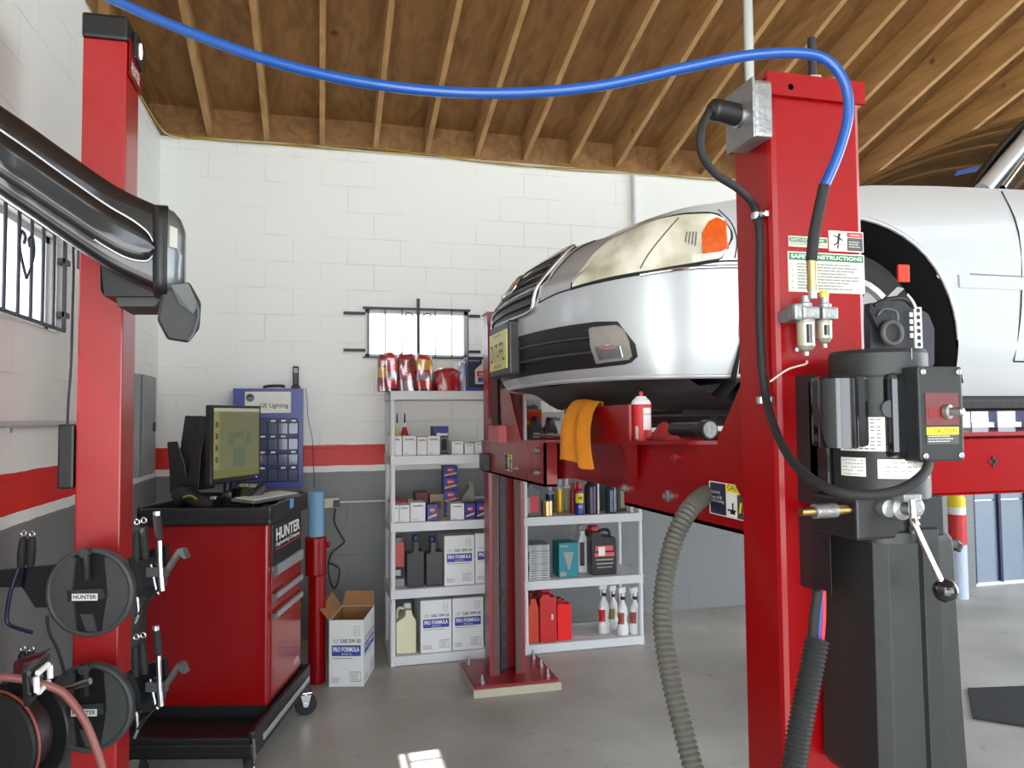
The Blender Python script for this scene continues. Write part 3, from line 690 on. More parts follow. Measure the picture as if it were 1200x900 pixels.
# grille
g_ = patch(-.37, .37, tab([(0, .462), (.33, .470), (.37, .52)]), tab([(0, .722), (.30, .722), (.37, .715)]), .003, BLK, 40, 10)
gr = g_.build('grille', car, world=False)
g_ = MB()
for k in range(6):
    z = .495+k*.036; w_ = .335+.004*k; g_.tube([CP(w_*(i/10-1), z, .010) for i in range(0, 21)], .0052, mat('grille_slat', (50, 52, 56), .3), 6, 1, flat=1)
g_.build('slat', gr, world=False)
g_ = MB(); ring = [(p_, .722) for p_ in (-.30, -.15, 0, .15, .30)]+[(.355, .715), (.372, .69), (.362, .56), (.345, .485), (.32, .466)]+[(p_, .460) for p_ in (.2, .1, 0, -.1, -.2)]+[(-.32, .466), (-.345, .485), (-.362, .56), (-.372, .69), (-.355, .715), (-.30, .722)]
g_.tube([CP(p, z, .007) for p, z in ring], .008, CHR, 8, 4); g_.build('surround', gr, world=False)
g_ = MB(); ov = [CP(.062*math.cos(t_), .60+.05*math.sin(t_), .022) for t_ in [2*PI*k/20 for k in range(21)]]; g_.tube(ov, .006, CHR, 8, 1)
g_.tube([CP(-.03, .556, .022), CP(-.012, .645, .024)], .006, CHR, 8, 1); g_.tube([CP(.03, .556, .022), CP(.012, .645, .024)], .006, CHR, 8, 1); g_.tube([CP(-.022, .598, .023), CP(.022, .598, .023)], .005, CHR, 8, 1)
g_.build('emblem', gr, world=False)
# bumper intake, fog lamps, plate
g_ = patch(-.835, .835, tab([(0, .228), (.66, .231), (.80, .236), (.835, .26)]), tab([(0, .385), (.70, .386), (.78, .380), (.835, .30)]), .0018, BLK, 60, 8)
ik = g_.build('bumper_intake', car, world=False)
g_ = MB()
for z in (.285, .335): g_.tube([CP(.665*(i/16-1), z, .006) for i in range(33)], .006, mat('grille_slat', (50, 52, 56)), 6, 1)
g_.build('slat', ik, world=False)
for sg in (1, -1):
    g_ = patch(sg*.668, sg*.812, tab([(.668, .246), (.80, .252), (.812, .262)]), tab([(.668, .362), (.68, .368), (.78, .368), (.80, .345), (.812, .31)]), .010, mat('fog_lens', (150, 146, 138), .25, .3, .8, .25, 40), 12, 8); g_.build('fog_lamp', ik, world=False)
    g_ = patch(sg*.69, sg*.785, tab([(.69, .258), (.785, .262)]), tab([(.69, .30), (.74, .306), (.785, .298)]), .014, CHR, 10, 5); g_.build('reflector', ik, world=False)
# bumper upper trim: seam and chrome strip
for sg in (1, -1):
    g_ = line([(sg*.38, .492), (sg*.5, .507), (sg*.60, .514), (sg*.75, .522), (sg*.89, .533), (sg*1.0, .548), (sg*1.12, .568), (sg*1.22, .571), (sg*1.34, .572)], .0028, SEAM, .001); g_.build('bumper_seam', car, world=False)
    g_ = line([(sg*.86, .528), (sg*.95, .538), (sg*1.05, .547), (sg*1.2, .552), (sg*1.35, .553)], .0065, CHR, .004); g_.build('chrome_strip', car, world=False)
    g_ = line([(sg*1.175, .58), (sg*1.185, .64), (sg*1.17, .70), (sg*1.13, .745)], .002, SEAM, .001); g_.build('fender_seam', car, world=False)
    g_ = line([(sg*.385, .50), (sg*.41, .6), (sg*.45, .68), (sg*.50, .712)], .0022, SEAM, .0015); g_.build('hood_seam', car, world=False)
    # lip catch light edge along the bottom of the bumper
    g_ = line([(sg*i*.08+sg*.0001, .192) for i in range(0, 17)], .009, SILV, -.004, sub=2); g_.build('bumper_lip', car, world=False)
    pd = psurf_x(1.69); pm0 = psurf_x(1.425)
    g_ = line([(sg*pd, .885), (sg*(pd+.02), .72), (sg*(pd+.005), .45), (sg*(pd-.03), .25)], .003, SEAM, .001); g_.build('door_gap', car, world=False)
    g_ = line([(sg*(pd-.03), .248), (sg*psurf_x(2.7), .245), (sg*psurf_x(3.5), .25)], .003, SEAM, .001); g_.build('sill_gap', car, world=False)
    g_ = patch(sg*pm0, sg*psurf_x(3.5), lambda p: .507, lambda p: .553, .004, SILV, 20, 4); g_.build('side_moulding', car, world=False)
    g_ = line([(sg*psurf_x(1.47), .556), (sg*psurf_x(3.5), .558)], .0016, mat('moulding_grey', (120, 124, 136), .5), .007); g_.build('moulding_line', car, world=False)
g_ = MB(); g_.box((-.03, -.175, .235), (.02, .175, .455), BLK, .01); br_ = g_.build('plate_holder', car, world=False)
g_ = MB(); g_.box((-.036, -.153, .262), (-.031, .153, .420), mat('plate_yellow', (205, 200, 120), .4, 0, 0, .06, 9)); 
g_.text('D17-FFL', (-.036, .128, .295), -Y3, Z3, mat('plate_ink', (60, 62, 52), .5), wdt=.25, h=.078, bold=.01)
g_.text('NEW JERSEY', (-.036, .07, .397), -Y3, Z3, mat('plate_ink', (60, 62, 52)), wdt=.13, h=.014); g_.text('GARDEN STATE', (-.036, .07, .27), -Y3, Z3, mat('plate_ink', (60, 62, 52)), wdt=.14, h=.013)
g_.build('licence_plate', br_, world=False)
# greenhouse
A0 = (1.66, .800, .905); A1 = (2.30, .575, 1.36); B1 = (3.25, .57, 1.40); B0 = (4.05, .74, .95)
def gh(sg):
    m = MB(); a0, a1, b1, b0 = [Vector((x, sg*y, z)) for x, y, z in (A0, A1, B1, B0)]
    m.tube([a0, a0.lerp(a1, .5)+Vector((0, 0, .012)), a1, a1.lerp(b1, .5)+Vector((0, 0, .03)), b1, b0], .030, SILV, 10, 6, flat=.8); return m.build('roof_rail', car, world=False)
for sg in (-1, 1):
    gh(sg)
    m = MB(); y = sg
    m.grid([[Vector((1.78, sg*.79, .91)), Vector((2.6, sg*.80, .925)), Vector((3.9, sg*.77, .945))], [Vector((2.06, sg*.68, 1.14)), Vector((2.7, sg*.69, 1.17)), Vector((3.5, sg*.67, 1.16))], [Vector((2.36, sg*.585, 1.34)), Vector((2.8, sg*.58, 1.38)), Vector((3.2, sg*.58, 1.37))]], CARGLASS)
    m.build('side_window', car, world=False)
    m = MB(); m.tube([Vector((1.75, sg*.805, .918)), Vector((2.03, sg*.70, 1.135)), Vector((2.34, sg*.598, 1.35))], .010, CHR, 8, 4); m.build('window_trim', car, world=False)
def wind(z_off, fx, m, nm, rng=(0, 1)):
    rows = []
    for j in range(9):
        t_ = j/8; r = []
        for k in range(17):
            s_ = 1-2*k/16; yy = (A0[1]-.02+(A1[1]-A0[1]+.0)*t_)*s_; x = A0[0]+(A1[0]-A0[0])*t_; cv = (.24*(1-t_)+.10*t_)*(1-s_*s_); r.append(Vector((x-cv, yy, A0[2]+.01+(A1[2]-A0[2])*t_+.035*(1-s_*s_)*(.6+.4*t_)+.03*math.sin(PI*t_))))
        rows.append(r)
    g2 = MB(); g2.grid(rows, m, True, flip=True); return g2.build(nm, car, world=False)
ws = wind(0, 0, CARGLASS, 'windscreen')
g_ = MB(); g_.tube([Vector((A0[0]-.02+(A1[0]-A0[0])*t_*.97, -(A0[1]-.035+(A1[1]-A0[1])*t_), A0[2]+.014+(A1[2]-A0[2])*t_+.03*math.sin(PI*t_))) for t_ in (0, .2, .4, .6, .8, 1)], .012, BLK, 6, 2); g_.build('windscreen_seal', car, world=False)
g_ = MB(); o = Vector((1.665, -.66, .944)); ax = Vector((.33, -.44, .62)).normalized()
g_.box((0, 0, 0), (.075, .05, .001), mat('sticker_blue', (60, 110, 190), .4), R=Matrix.Translation((1.60, -.735, .975)) @ Matrix.Rotation(math.radians(-60), 4, 'Z') @ Matrix.Rotation(math.radians(35), 4, 'X')); g_.build('inspection_sticker', car, world=False)
g_ = MB(); rows = []
for j in range(9):
    t_ = j/8; x = A1[0]+(B1[0]-A1[0])*t_; rows.append([Vector((x-(.10 if j == 0 else .1*(1-t_))*(1-(1-2*k/12)**2), (A1[1]+.01)*(1-2*k/12), A1[2]+.04*t_+.03*(1-(1-2*k/12)**2)+.03*math.sin(PI*t_))) for k in range(13)])
g_.grid(rows, SILV, True, flip=True); g_.build('roof', car, world=False)
g_ = MB(); g_.grid([[Vector((B1[0]+.0, .57*(1-2*k/8), 1.395+.03*(1-(1-2*k/8)**2))) for k in range(9)], [Vector((4.05+.1*(1-(1-2*k/8)**2), .73*(1-2*k/8), .95)) for k in range(9)]], CARGLASS, True, flip=True); g_.build('rear_window', car, world=False)
# suspension seen below the bumper
UB = MATS['underbody_plastic']
for sg in (-1, 1):
    g_ = MB(); g_.tube([(.995, sg*.66, .20), (1.0, sg*.5, .17), (.95, sg*.3, .2)], .035, UB, 8, 4); g_.tube([(.995, sg*.66, .2), (1.25, sg*.45, .16), (1.4, sg*.35, .2)], .03, UB, 8, 4)
    g_.build('control_arm', car, world=False)
    g_ = MB(); g_.tube([(.995, sg*.68, .32), (1.05, sg*.3, .33)], .028, RUB, 8, 1); g_.lathe((.995, sg*.62, .32), [(.03, -.05), (.05, -.03), (.035, 0), (.055, .02), (.03, .05)], RUB, axis=(0, 1, 0)); g_.build('drive_shaft', car, world=False)
    g_ = MB(); g_.tube([(.60, sg*.8, .19), (.62, sg*.6, .12), (.66, sg*.3, .10)], .02, UB, 8, 4); g_.build('tow_loop', car, world=False)
g_ = MB(); g_.box((.55, -.5, .06), (1.5, .5, .2), UB, .04); g_.box((.75, -.35, .02), (1.3, .3, .1), UB, .04); g_.build('subframe', car, world=False)
# wheels
for c in WC:
    for sg in (-1, 1):
        ax = (0, sg, 0); o = (c, sg*.66, WZ)
        g_ = MB(); g_.lathe(o, [(.06, .17), (.055, .185), (.05, .19)], STEEL, axis=ax, n=24)
        g_.lathe(o, [(.215, 0), (.2, .05), (.195, .12), (.21, .19), (.222, .205), (.222, .21), (.205, .205), (.19, .15)], mat('alloy_wheel', (188, 190, 192), .3, .6), axis=ax, n=40, caps=False)
        for k in range(7):
            a = 2*PI*k/7; d = Vector((math.cos(a), 0, math.sin(a))); n_ = Vector((-math.sin(a), 0, math.cos(a))); Oo = Vector(o)+Vector((0, sg*.165, 0))
            g_.prism([Oo+d*.04+n_*.022, Oo+d*.205+n_*.03, Oo+d*.205-n_*.03, Oo+d*.04-n_*.022], Vector((0, sg*.02, 0)), MATS['alloy_wheel'])
        g_.lathe((c, sg*.70, WZ), [(.205, 0), (.205, .004)], MATS['underbody_plastic'], axis=ax, n=40)
        wh = g_.build('wheel', car, world=False)
        g_ = MB(); g_.lathe(o, [(.218, .005), (.26, -.002), (.305, .012), (.318, .04), (.32, .1), (.318, .17), (.305, .2), (.265, .215), (.225, .208)], RUB, axis=ax, n=48, caps=False); g_.build('tyre', wh, world=False)
# ------------------------------------------------------------------ power unit on the near post
YF = 1.40
def pu():
    t = thing('hydraulic_power_unit', 'black hydraulic power unit with motor, valve lever and reservoir on the near red post', 'power unit', (PC, 1.3, 1.2))
    P = lambda u, v, Y=1.26: PY(u, v, Y)
    cx = P(1032, 500).x; cy = 1.265; R = .088; zt_ = P(1032, 412).z; zb_ = P(1032, 588).z
    q = MB(); q.lathe((cx, cy, 0), [(.0, zb_), (R*.9, zb_), (R, zb_+.012), (R, zt_-.055), (R*1.02, zt_-.05), (R*1.02, zt_-.008), (R*.97, zt_), (0, zt_)], TANK, n=40); 
    q.box((cx-.0, cy-R*1.03, zt_-.022), (cx+.002, cy-R, zt_-.002), STEEL); q.build('motor', t)
    q = MB()
    def plate(u0, u1, v0, v1, nm, n):
        # curved plate following the drum
        a0 = math.asin(max(-1, min(1, (P(u0, v0, cy-R).x-cx)/R))); a1 = math.asin(max(-1, min(1, (P(u1, v0, cy-R).x-cx)/R))); z1 = P(u0, v0, cy-R).z; z0 = P(u0, v1, cy-R).z
        qq = MB(); rows = []
        for z in (z0, z1): rows.append([(cx+(R+.0012)*math.sin(a0+(a1-a0)*k/8), cy-(R+.0012)*math.cos(a0+(a1-a0)*k/8), z) for k in range(9)])
        qq.grid(rows, PAPER)
        for i in range(n):
            z = z0+(z1-z0)*(i+.5)/(n+.3)
            for k in range(1, 8):
                if (i*3+k*5) % 7 == 0: continue
                p0 = a0+(a1-a0)*(k-.05)/8.5; p1 = a0+(a1-a0)*(k+.7)/8.5
                qq.grid([[(cx+(R+.0018)*math.sin(b_), cy-(R+.0018)*math.cos(b_), zz) for b_ in (p0, p1)] for zz in (z, z+(z1-z0)*.04)], GLINE, False)
        qq.build('nameplate', t)
    plate(985, 1032, 539, 562, 'a', 5); plate(1039, 1092, 539, 562, 'b', 4); plate(1020, 1044, 489, 530, 'c', 9)
    a, b_ = P(966, 440, 1.2), P(1011, 524, 1.2)
    q = MB(); q.tube([(a.x+.035, 1.21, b_.z), (a.x+.035, 1.21, a.z-.006), ], .036, BLKG, 16, 1); q.cyl((a.x+.035, 1.21, a.z-.006), (a.x+.035, 1.21, a.z), .036, BLKG, .03)
    q.box((a.x+.01, 1.19, b_.z), (b_.x+.01, 1.26, a.z), BLKG, .01); q.build('capacitor_housing', t)
    a, b_ = P(934, 440, 1.395), P(960, 592, 1.33)
    q = MB(); q.box((a.x, 1.33, b_.z), (b_.x, YF-.001, a.z), BLK, .006); q.box((b_.x, 1.30, b_.z+.03), (b_.x+.05, 1.36, a.z-.01), BLKG, .006); q.build('mounting_bracket', t)
    a, b_ = P(938, 602, 1.395), P(958, 695, 1.33)
    q = MB(); q.box((a.x, 1.30, b_.z), (b_.x+.01, YF-.001, a.z), BLK, .006); q.build('lower_bracket', t)
    # switch box
    a, b_ = P(1075, 429, 1.14), P(1131, 540, 1.14)
    q = MB(); q.box((a.x, 1.14, b_.z), (b_.x, 1.20, a.z), TANK, .004); q.box((a.x-.03, 1.17, b_.z+.005), (b_.x-.02, 1.26, a.z-.01), BLKG, .012); q.lathe((a.x-.028, 1.18, (a.z+b_.z)/2+.01), [(.016, 0), (.016, .004)], BLK, axis=(-.3, -1, 0)); sb = q.build('switch_box', t)
    q = MB(); w_ = b_.x-a.x; h_ = a.z-b_.z
    q.box((a.x+w_*.14, 1.1385, b_.z+h_*.38), (b_.x-w_*.12, 1.14, b_.z+h_*.72), mat('worn_red_label', (98, 44, 46), .5, 0, 0, .2, 40)); q.box((a.x+w_*.2, 1.138, b_.z+h_*.46), (a.x+w_*.5, 1.1387, b_.z+h_*.56), mat('faded_switch_red', (120, 26, 32), .5)); q.build('red_label', sb)
    q = MB(); x = a.x+w_*.58; z = b_.z+h_*.52; q.lathe((x, 1.138, z), [(.013, 0), (.013, .008), (.008, .010), (.008, .03), (.006, .032)], CAST, axis=(0.3, -1, 0)); q.build('toggle_switch', sb)
    q = MB(); z = b_.z+h_*.18; q.box((a.x+w_*.14, 1.1385, z), (b_.x-w_*.14, 1.14, z+h_*.18), DGREY); q.box((a.x+w_*.14, 1.138, z+h_*.1), (b_.x-w_*.14, 1.1387, z+h_*.18), YEL)
    q.text('CAUTION', (a.x+w_*.3, 1.138, z+h_*.12), X3, Z3, INK, wdt=w_*.5); q.lines((a.x+w_*.17, 1.1385, z+.003), X3, Z3, w_*.6, h_*.08, 3, PAPG); q.build('caution_label', sb)
    for x in (a.x+w_*.1, b_.x-w_*.1):
        for zz in (b_.z+h_*.06, a.z-h_*.06):
            q = MB(); q.lathe((x, 1.14, zz), [(.0055, 0), (.0055, .003), (.003, .004)], STEEL, axis=(0, -1, 0), n=12); q.build('screw', sb)
    # valve block and fittings
    a, b_ = P(962, 585, 1.22), P(1104, 626, 1.22)
    q = MB(); q.box((a.x+.06, 1.2, b_.z), (b_.x-.01, 1.33, a.z), BLK, .006); q.lathe((cx+.0, cy, b_.z-.01), [(.07, 0), (.07, .02), (.062, .03), (.062, .06)], BLK); q.build('valve_block', t)
    z = P(1000, 599, 1.2).z
    q = MB(); x0 = P(938, 599, 1.22).x; q.cyl((x0, 1.22, z), (x0+.03, 1.22, z), .009, BRASS, n=6); q.cyl((x0+.028, 1.22, z), (x0+.075, 1.22, z), .0135, CAST, n=16)
    q.cyl((x0+.075, 1.22, z), (x0+.10, 1.22, z), .011, BRASS, n=6); q.cyl((x0+.10, 1.22, z), (x0+.13, 1.22, z), .009, BRASS, n=8); q.cyl((x0+.125, 1.22, z), (x0+.15, 1.22, z), .013, BRASS, n=6); q.build('hose_fitting', t)
    q = MB(); c = P(1068, 597, 1.16); q.lathe((c.x, 1.2, c.z), [(.022, 0), (.022, .02), (.012, .025), (.012, .045)], CAST, axis=(0, -1, 0)); q.lathe((c.x+.03, 1.2, c.z), [(.018, 0), (.018, .02), (.01, .022)], CAST, axis=(0, -1, 0)); q.lathe((c.x-.028, 1.2, c.z), [(.016, 0), (.016, .018), (.009, .02)], CAST, axis=(0, -1, 0)); q.box((c.x-.02, 1.155, c.z+.014), (c.x+.02, 1.185, c.z+.028), CAST, .003)
    q.lathe((c.x+.033, 1.19, c.z-.05), [(.007, 0), (.01, .006), (.007, .012), (.01, .018), (.007, .024), (.01, .03), (.007, .04)], CHR); q.build('lowering_valve', t)
    q = MB(); q.tube([P(1068, 585, 1.14), P(1070, 607, 1.14), P(1074, 620, 1.13), P(1104, 684, 1.11)], .0055, CHR, 10, 5); lv = q.build('release_lever', t)
    q = MB(); c = P(1108, 692, 1.11); pr = [(.021*math.sin(PI*k/14)+.0003, -.021*math.cos(PI*k/14)) for k in range(15)]; q.lathe(c, pr, BLKG, n=24); q.build('knob', lv)
    # reservoir
    z1 = P(1040, 626, 1.14).z; xl = P(968, 700, 1.37).x; xr = P(1134, 700, 1.2).x; zb2 = .92
    prof = [(0, z1), (xr-xl-.035, z1), (xr-xl, z1-.04)]
    def ring(z, g, d):
        A = [(xl+g, 1.230+g), (xl+.02+g, 1.210+g), (xl+(xr-xl)*.42, 1.203+g), (xl+(xr-xl)*.44, 1.193+g), (xl+(xr-xl)*.64, 1.193+g), (xl+(xr-xl)*.66, 1.203+g), (xr-.02-g-d, 1.210+g), (xr-g-d, 1.230+g), (xr-g-d, 1.385), (xl+g, 1.385)]
        return [Vector((x, y, z)) for x, y in A]
    L = [ring(z1, .01, .03), ring(z1-.006, .002, .022), ring(z1-.03, 0, .003), ring(z1-.05, 0, 0), ring(1.10, -.002, -.004), ring(zb2+.02, -.004, -.008), ring(zb2, .01, .0)]
    q = MB(); n = len(L[0]); vs = [v for r in L for v in r]
    q.add(vs, [(j*n+(i+1) % n, j*n+i, (j+1)*n+i, (j+1)*n+(i+1) % n) for j in range(len(L)-1) for i in range(n)]+[tuple(range(n)), tuple(range(len(vs)-n, len(vs)))[::-1]], TANK)
    q.build('reservoir', t, bevel=.006)
    q = MB(); c = P(1112, 636, 1.26); q.lathe(c-Vector((.01, 0, .018)), [(.014, 0), (.014, .012), (.024, .013), (.024, .026), (.02, .03)], BLK, axis=(.55, -.1, 1), n=18); q.build('filler_cap', t)
pu()
# supply cable, clamps, plug, electric box and conduit
XL = PA
t = thing('electrical_box', 'grey cast electrical box high on the left side of the near red post', 'electrical box', (XL, 1.46, 2.25))
c = PX(877, 137, XL-.03)
q = MB(); q.box((XL-.045, c.y-.05, c.z-.062), (XL-.002, c.y+.055, c.z+.062), CAST, .008); q.box((XL-.052, c.y-.053, c.z-.065), (XL-.045, c.y+.058, c.z+.065), CAST, .003); q.build('box', t)
q = MB(); q.lathe((XL-.052, c.y, c.z), [(.026, 0), (.026, .006), (.022, .007)], STEEL, axis=(-1, 0, 0)); q.build('socket', t)
q = MB(); q.lathe((XL-.025, c.y-.0, c.z+.06), [(.013, 0), (.013, .016), (.011, .018)], CHR, n=16); q.build('conduit_connector', t)
q = MB(); q.lathe((XL-.0605, c.y, c.z+.002), [(.024, 0), (.024, .055), (.022, .062), (.012, .07)], BLK, axis=(-1, -.12, .05)); pl = q.build('power_plug'); tag(pl, 'round black power plug pushed into the grey electrical box', 'plug'); origin_to(pl, (XL-.09, c.y, c.z))
q = MB(); q.cyl((XL-.025, c.y, c.z+.079), (XL-.025, c.y, roofz(c.y)-.002), .0105, mat('galvanised_conduit', (188, 194, 192), .3, .7), n=16); o = q.build('conduit_pipe'); tag(o, 'vertical galvanised pipe rising from the electrical box on the near post to the roof', 'pipe'); origin_to(o, (XL-.025, c.y, c.z+.079))
pts = [(XL-.133, c.y-.012, c.z-.004), PD(822, 150, 1.50), PD(822, 178, 1.50), PD(838, 203, 1.53), PD(866, 222, 1.57), PX(884, 243, XL-.02), PX(890, 275, XL-.014), PX(890, 360, XL-.014), PX(893, 430, XL-.014), PX(899, 472, XL-.02), PD(912, 512, 1.45), PD(935, 548, 1.32), PD(972, 573, 1.22), PD(1015, 580, 1.19), PD(1055, 574, 1.20), PD(1082, 556, 1.23), PY(1089, 540, 1.2)]
q = MB(); q.tube(pts, .0085, RUB, 10, 6); o = q.build('power_cable'); tag(o, 'thick black power cable looping down the near red post to the motor', 'cable'); origin_to(o, pts[7])
for nm, (u, v) in (('upper', (893, 254)), ('lower', (899, 469))):
    p = PX(u, v, XL); q = MB(); q.lathe((XL-.014, p.y, p.z-.008), [(.0095, 0), (.0112, .001), (.0112, .015), (.0095, .016)], STEEL, n=16); q.box((XL-.012, p.y-.03, p.z-.007), (XL-.0005, p.y-.009, p.z+.007), STEEL, .003); q.lathe((XL-.012, p.y-.022, p.z), [(.006, 0), (.006, .004)], CHR, axis=(-1, 0, 0), n=10)
    o = q.build('cable_clamp'); tag(o, '%s steel clamp holding the black cable to the near red post' % nm, 'clamp'); origin_to(o, p)
# air hose
hp = [PX(-60, -95, WX+.03), PD(20, -55, 1.52), PD(130, -2, 1.47), PD(200, 29, 1.46), PD(300, 66, 1.45), PD(400, 92, 1.45), PD(500, 106, 1.45), PD(600, 109, 1.45), PD(700, 101, 1.45), PD(800, 80, 1.46), PD(870, 66, 1.47), PD(930, 62, 1.48), PD(968, 70, 1.49), PD(990, 98, 1.49), PD(994, 135, 1.49), PD(983, 178, 1.49), PD(966, 218, 1.49)]
at_ = thing('air_hose', 'bright blue air hose sagging across the top of the view to the near post', 'hose', hp[-1])
q = MB(); q.tube(hp, .0103, HOSEB, 12, 8); q.build('hose', at_)
q = MB(); q.tube([PD(966, 217, 1.49), PD(961, 240, 1.49), PD(954, 275, 1.49), PD(951, 306, 1.49)], .0112, RUB, 12, 6); q.build('hose_end_sleeve', at_)
q = MB(); p = PD(951, 304, 1.49); x, y, z = p; q.cyl((x, y, z), (x, y, z-.024), .0105, BRASS, n=6); q.cyl((x, y, z-.024), (x, y, z-.05), .0095, BRASS, n=12); q.cyl((x, y, z-.05), (x, y, z-.062), .011, BRASS, n=6); q.cyl((x, y, z-.062), (x, y, z-.078), .008, STEEL, n=12); q.build('brass_coupling', at_)
fz = z-.078
t = thing('filter_regulator', 'small twin-bowl air filter and lubricator on the near red post', 'air filter', (x+.03, YF-.05, fz-.04))
q = MB()
for dx, s_ in ((.012, 1), (.058, .95)):
    q.box((x+dx-.004, YF-.075, fz-.034), (x+dx+.036*s_, YF-.03, fz-.008), CAST, .005)
    q.lathe((x+dx+.017, YF-.052, fz-.012), [(.014, 0), (.014, .012), (.009, .014), (.009, .028)], CAST, n=16)
q.box((x-.008, YF-.07, fz-.036), (x+.014, YF-.036, fz-.002), CAST, .006); q.box((x+.0, YF-.04, fz-.035), (x+.08, YF-.002, fz-.01), CAST); q.build('body', t)
for dx, r, L_ in ((.029, .018, .062), (.073, .0155, .045)):
    q = MB(); q.lathe((x+dx, YF-.052, fz-.034), [(r, 0), (r*1.05, .004), (r, .006), (r*.98, L_-.008), (r*.7, L_), (.005, L_+.004), (.005, L_+.012)], mat('bowl_metal', (176, 172, 156), .35, .5), axis=(0, 0, -1), n=20); bw_ = q.build('bowl', t)
    q = MB(); q.lathe((x+dx-.004, YF-.052-r*.93, fz-.045), [(.006, 0), (.006, L_-.024)], BLKG, axis=(0, 0, -1), n=10); q.build('sight_glass', bw_)
q = MB(); q.lathe((x+.075, YF-.052, fz+.014), [(.009, 0), (.010, .01), (.007, .014)], mat('yellow_cap', (196, 190, 70), .3), n=14); q.build('cap', t)
q = MB(); q.tube([(x+.029, YF-.052, fz-.118), (x+.028, YF-.05, fz-.125), (x+.0, YF-.03, fz-.135), (x-.03, YF-.01, fz-.16)], .0022, PAPG, 6, 5); q.build('drain_tube', t)
# split loom with wires beside the reservoir
t = thing('split_loom', 'black ribbed conduit with wires in it, hanging beside the reservoir', 'conduit', PD(950, 800, 1.38))
q = MB(); q.tube([PD(958, 748, 1.37), PD(948, 800, 1.36), PD(935, 870, 1.35), PD(926, 950, 1.34), PD(920, 1100, 1.34)], .0225, mat('ribbed_black', (44, 46, 46), .45), 20, 8, ribs=.008); q.build('conduit', t)
for k, (m_, du) in enumerate(((RUB, -6), (BLUE, 1), (LRED, 5))):
    q = MB(); q.tube([PD(962+du*.6, 692, 1.37), PD(960+du, 725, 1.37), PD(957+du, 765, 1.37)], (.009, .0045, .0045)[k], m_, 8, 4); q.build('wire', t)
# exhaust type hose out of the crossbeam
q = MB(); q.tube([PX(832, 578, xf+.02), PX(822, 583, xf-.035), PD(806, 600, 1.88), PD(789, 635, 1.84), PD(778, 690, 1.80), PD(777, 740, 1.76), PD(787, 800, 1.72), PD(803, 865, 1.68), PD(820, 940, 1.64), PD(838, 1100, 1.62), PD(850, 1290, 1.62)], .0245, mat('ribbed_grey', (84, 84, 76), .6), 22, 8, ribs=.013)
o = q.build('corrugated_hose'); tag(o, 'thick grey corrugated hose hanging from the red crossbeam', 'hose'); origin_to(o, PX(826, 578, xf))
# ------------------------------------------------------------------ things lying on the crossbeam
def onb(u, X): y = PX(u, 518, X).y; return X, y, ht(y)
X, Y, Z = onb(752, 1.03)
t = thing('spray_can', 'red and white spray can standing on the red crossbeam', 'spray can', (X, Y, Z), math.radians(-10))
q = MB(); R = .0335; q.lathe((0, 0, 0), [(R*.96, 0), (R, .003), (R, .118), (R*.97, .12)], LRED, n=32); 
rows = [[(R*1.008*math.sin(a), -R*1.008*math.cos(a), z) for a in [(-.05+.95*k/8) for k in range(9)]] for z in (.036, .108)]; q.grid(rows, PAPER); rows = [[(R*1.012*math.sin(a), -R*1.012*math.cos(a), z) for a in [(-.85+.3*k/4) for k in range(5)]] for z in (.006, .048)]; q.grid(rows, PAPG)
q.text('Duster', (.001, -R*1.03, .085), X3, Z3, NAVY, wdt=.024); q.build('can', t, world=False)
q = MB(); q.lathe((0, 0, .12), [(R*.97, 0), (R*.98, .003), (R*.86, .012), (R*.55, .022), (R*.5, .026), (R*.3, .027)], WHT, n=28); q.build('shoulder', t, world=False)
q = MB(); q.lathe((0, 0, .147), [(.007, 0), (.007, .012), (.005, .016)], LRED, n=14); q.build('nozzle', t, world=False)
# orange rag folded over the front stop
q = MB(); rows = []
ya, yb_ = PX(697, 500, .93).y, PX(657, 500, .93).y
def ragx(f, k): return .0
N = 17
top = []
path = [(.022, 1.60), (.020, 1.66), (.008, 1.700), (-.022, 1.685), (-.058, 1.62), (-.066, 1.55), (-.066, 1.50), (-.065, 1.47)]
pp = spline([Vector((a, 0, b)) for a, b in path], 4)
for j, p in enumerate(pp):
    f = j/(len(pp)-1); r = []
    for k in range(N):
        s_ = k/(N-1); y = ya+(yb_-ya)*((s_-.5)*(.62+.38*f)+.5)+.03*(1-f)*(0 if f > .5 else 1)-.02*f
        r.append(Vector((.985+p.x+.014*f*math.sin(s_*13+f*2)-.006+(.0 if f < .3 else -.008), y, p.z-.012*f*math.sin(s_*5+1)+.01*math.sin(s_*3)*(1-f))))
    rows.append(r)
q.grid(rows, mat('orange_rag', (228, 140, 20), .9, 0, 0, .1, 60, .6, 200), True)
o = q.build('cleaning_rag', solid=.004, subs=1); tag(o, 'orange cleaning rag draped over the red stop plate and crossbeam edge', 'rag'); origin_to(o, (.96, (ya+yb_)/2, 1.56))
X, Y, Z = onb(833, 1.03)
t = thing('torch', 'black torch lying on the red crossbeam beside the near post', 'torch', (X, Y, Z))
q = MB(); ax = Vector((-.15, 1, .0)).normalized(); o_ = Vector((X-.01, Y-.015, Z+.031)); q.lathe(o_, [(.026, 0), (.027, .004), (.027, .022), (.02, .045), (.0185, .17), (.016, .175)], BLK, axis=ax, n=24); q.build('torch_body', t)
q = MB(); q.lathe(o_, [(.022, -.001), (.02, .003), (.009, .001)], CAST, axis=ax, n=24); q.build('torch_lens', t)
X, Y, Z = onb(772, 1.06)
q = MB(); rows = []
for j in range(9):
    r = []
    for k in range(13):
        a = j/8; b = k/12; r.append(Vector((X-.03+.07*a, Y-.11+.15*b, Z+.004+.045*math.sin(PI*a)*math.sin(PI*b)**1.5*(1+.35*math.sin(9*b+4*a)))))
    rows.append(r)
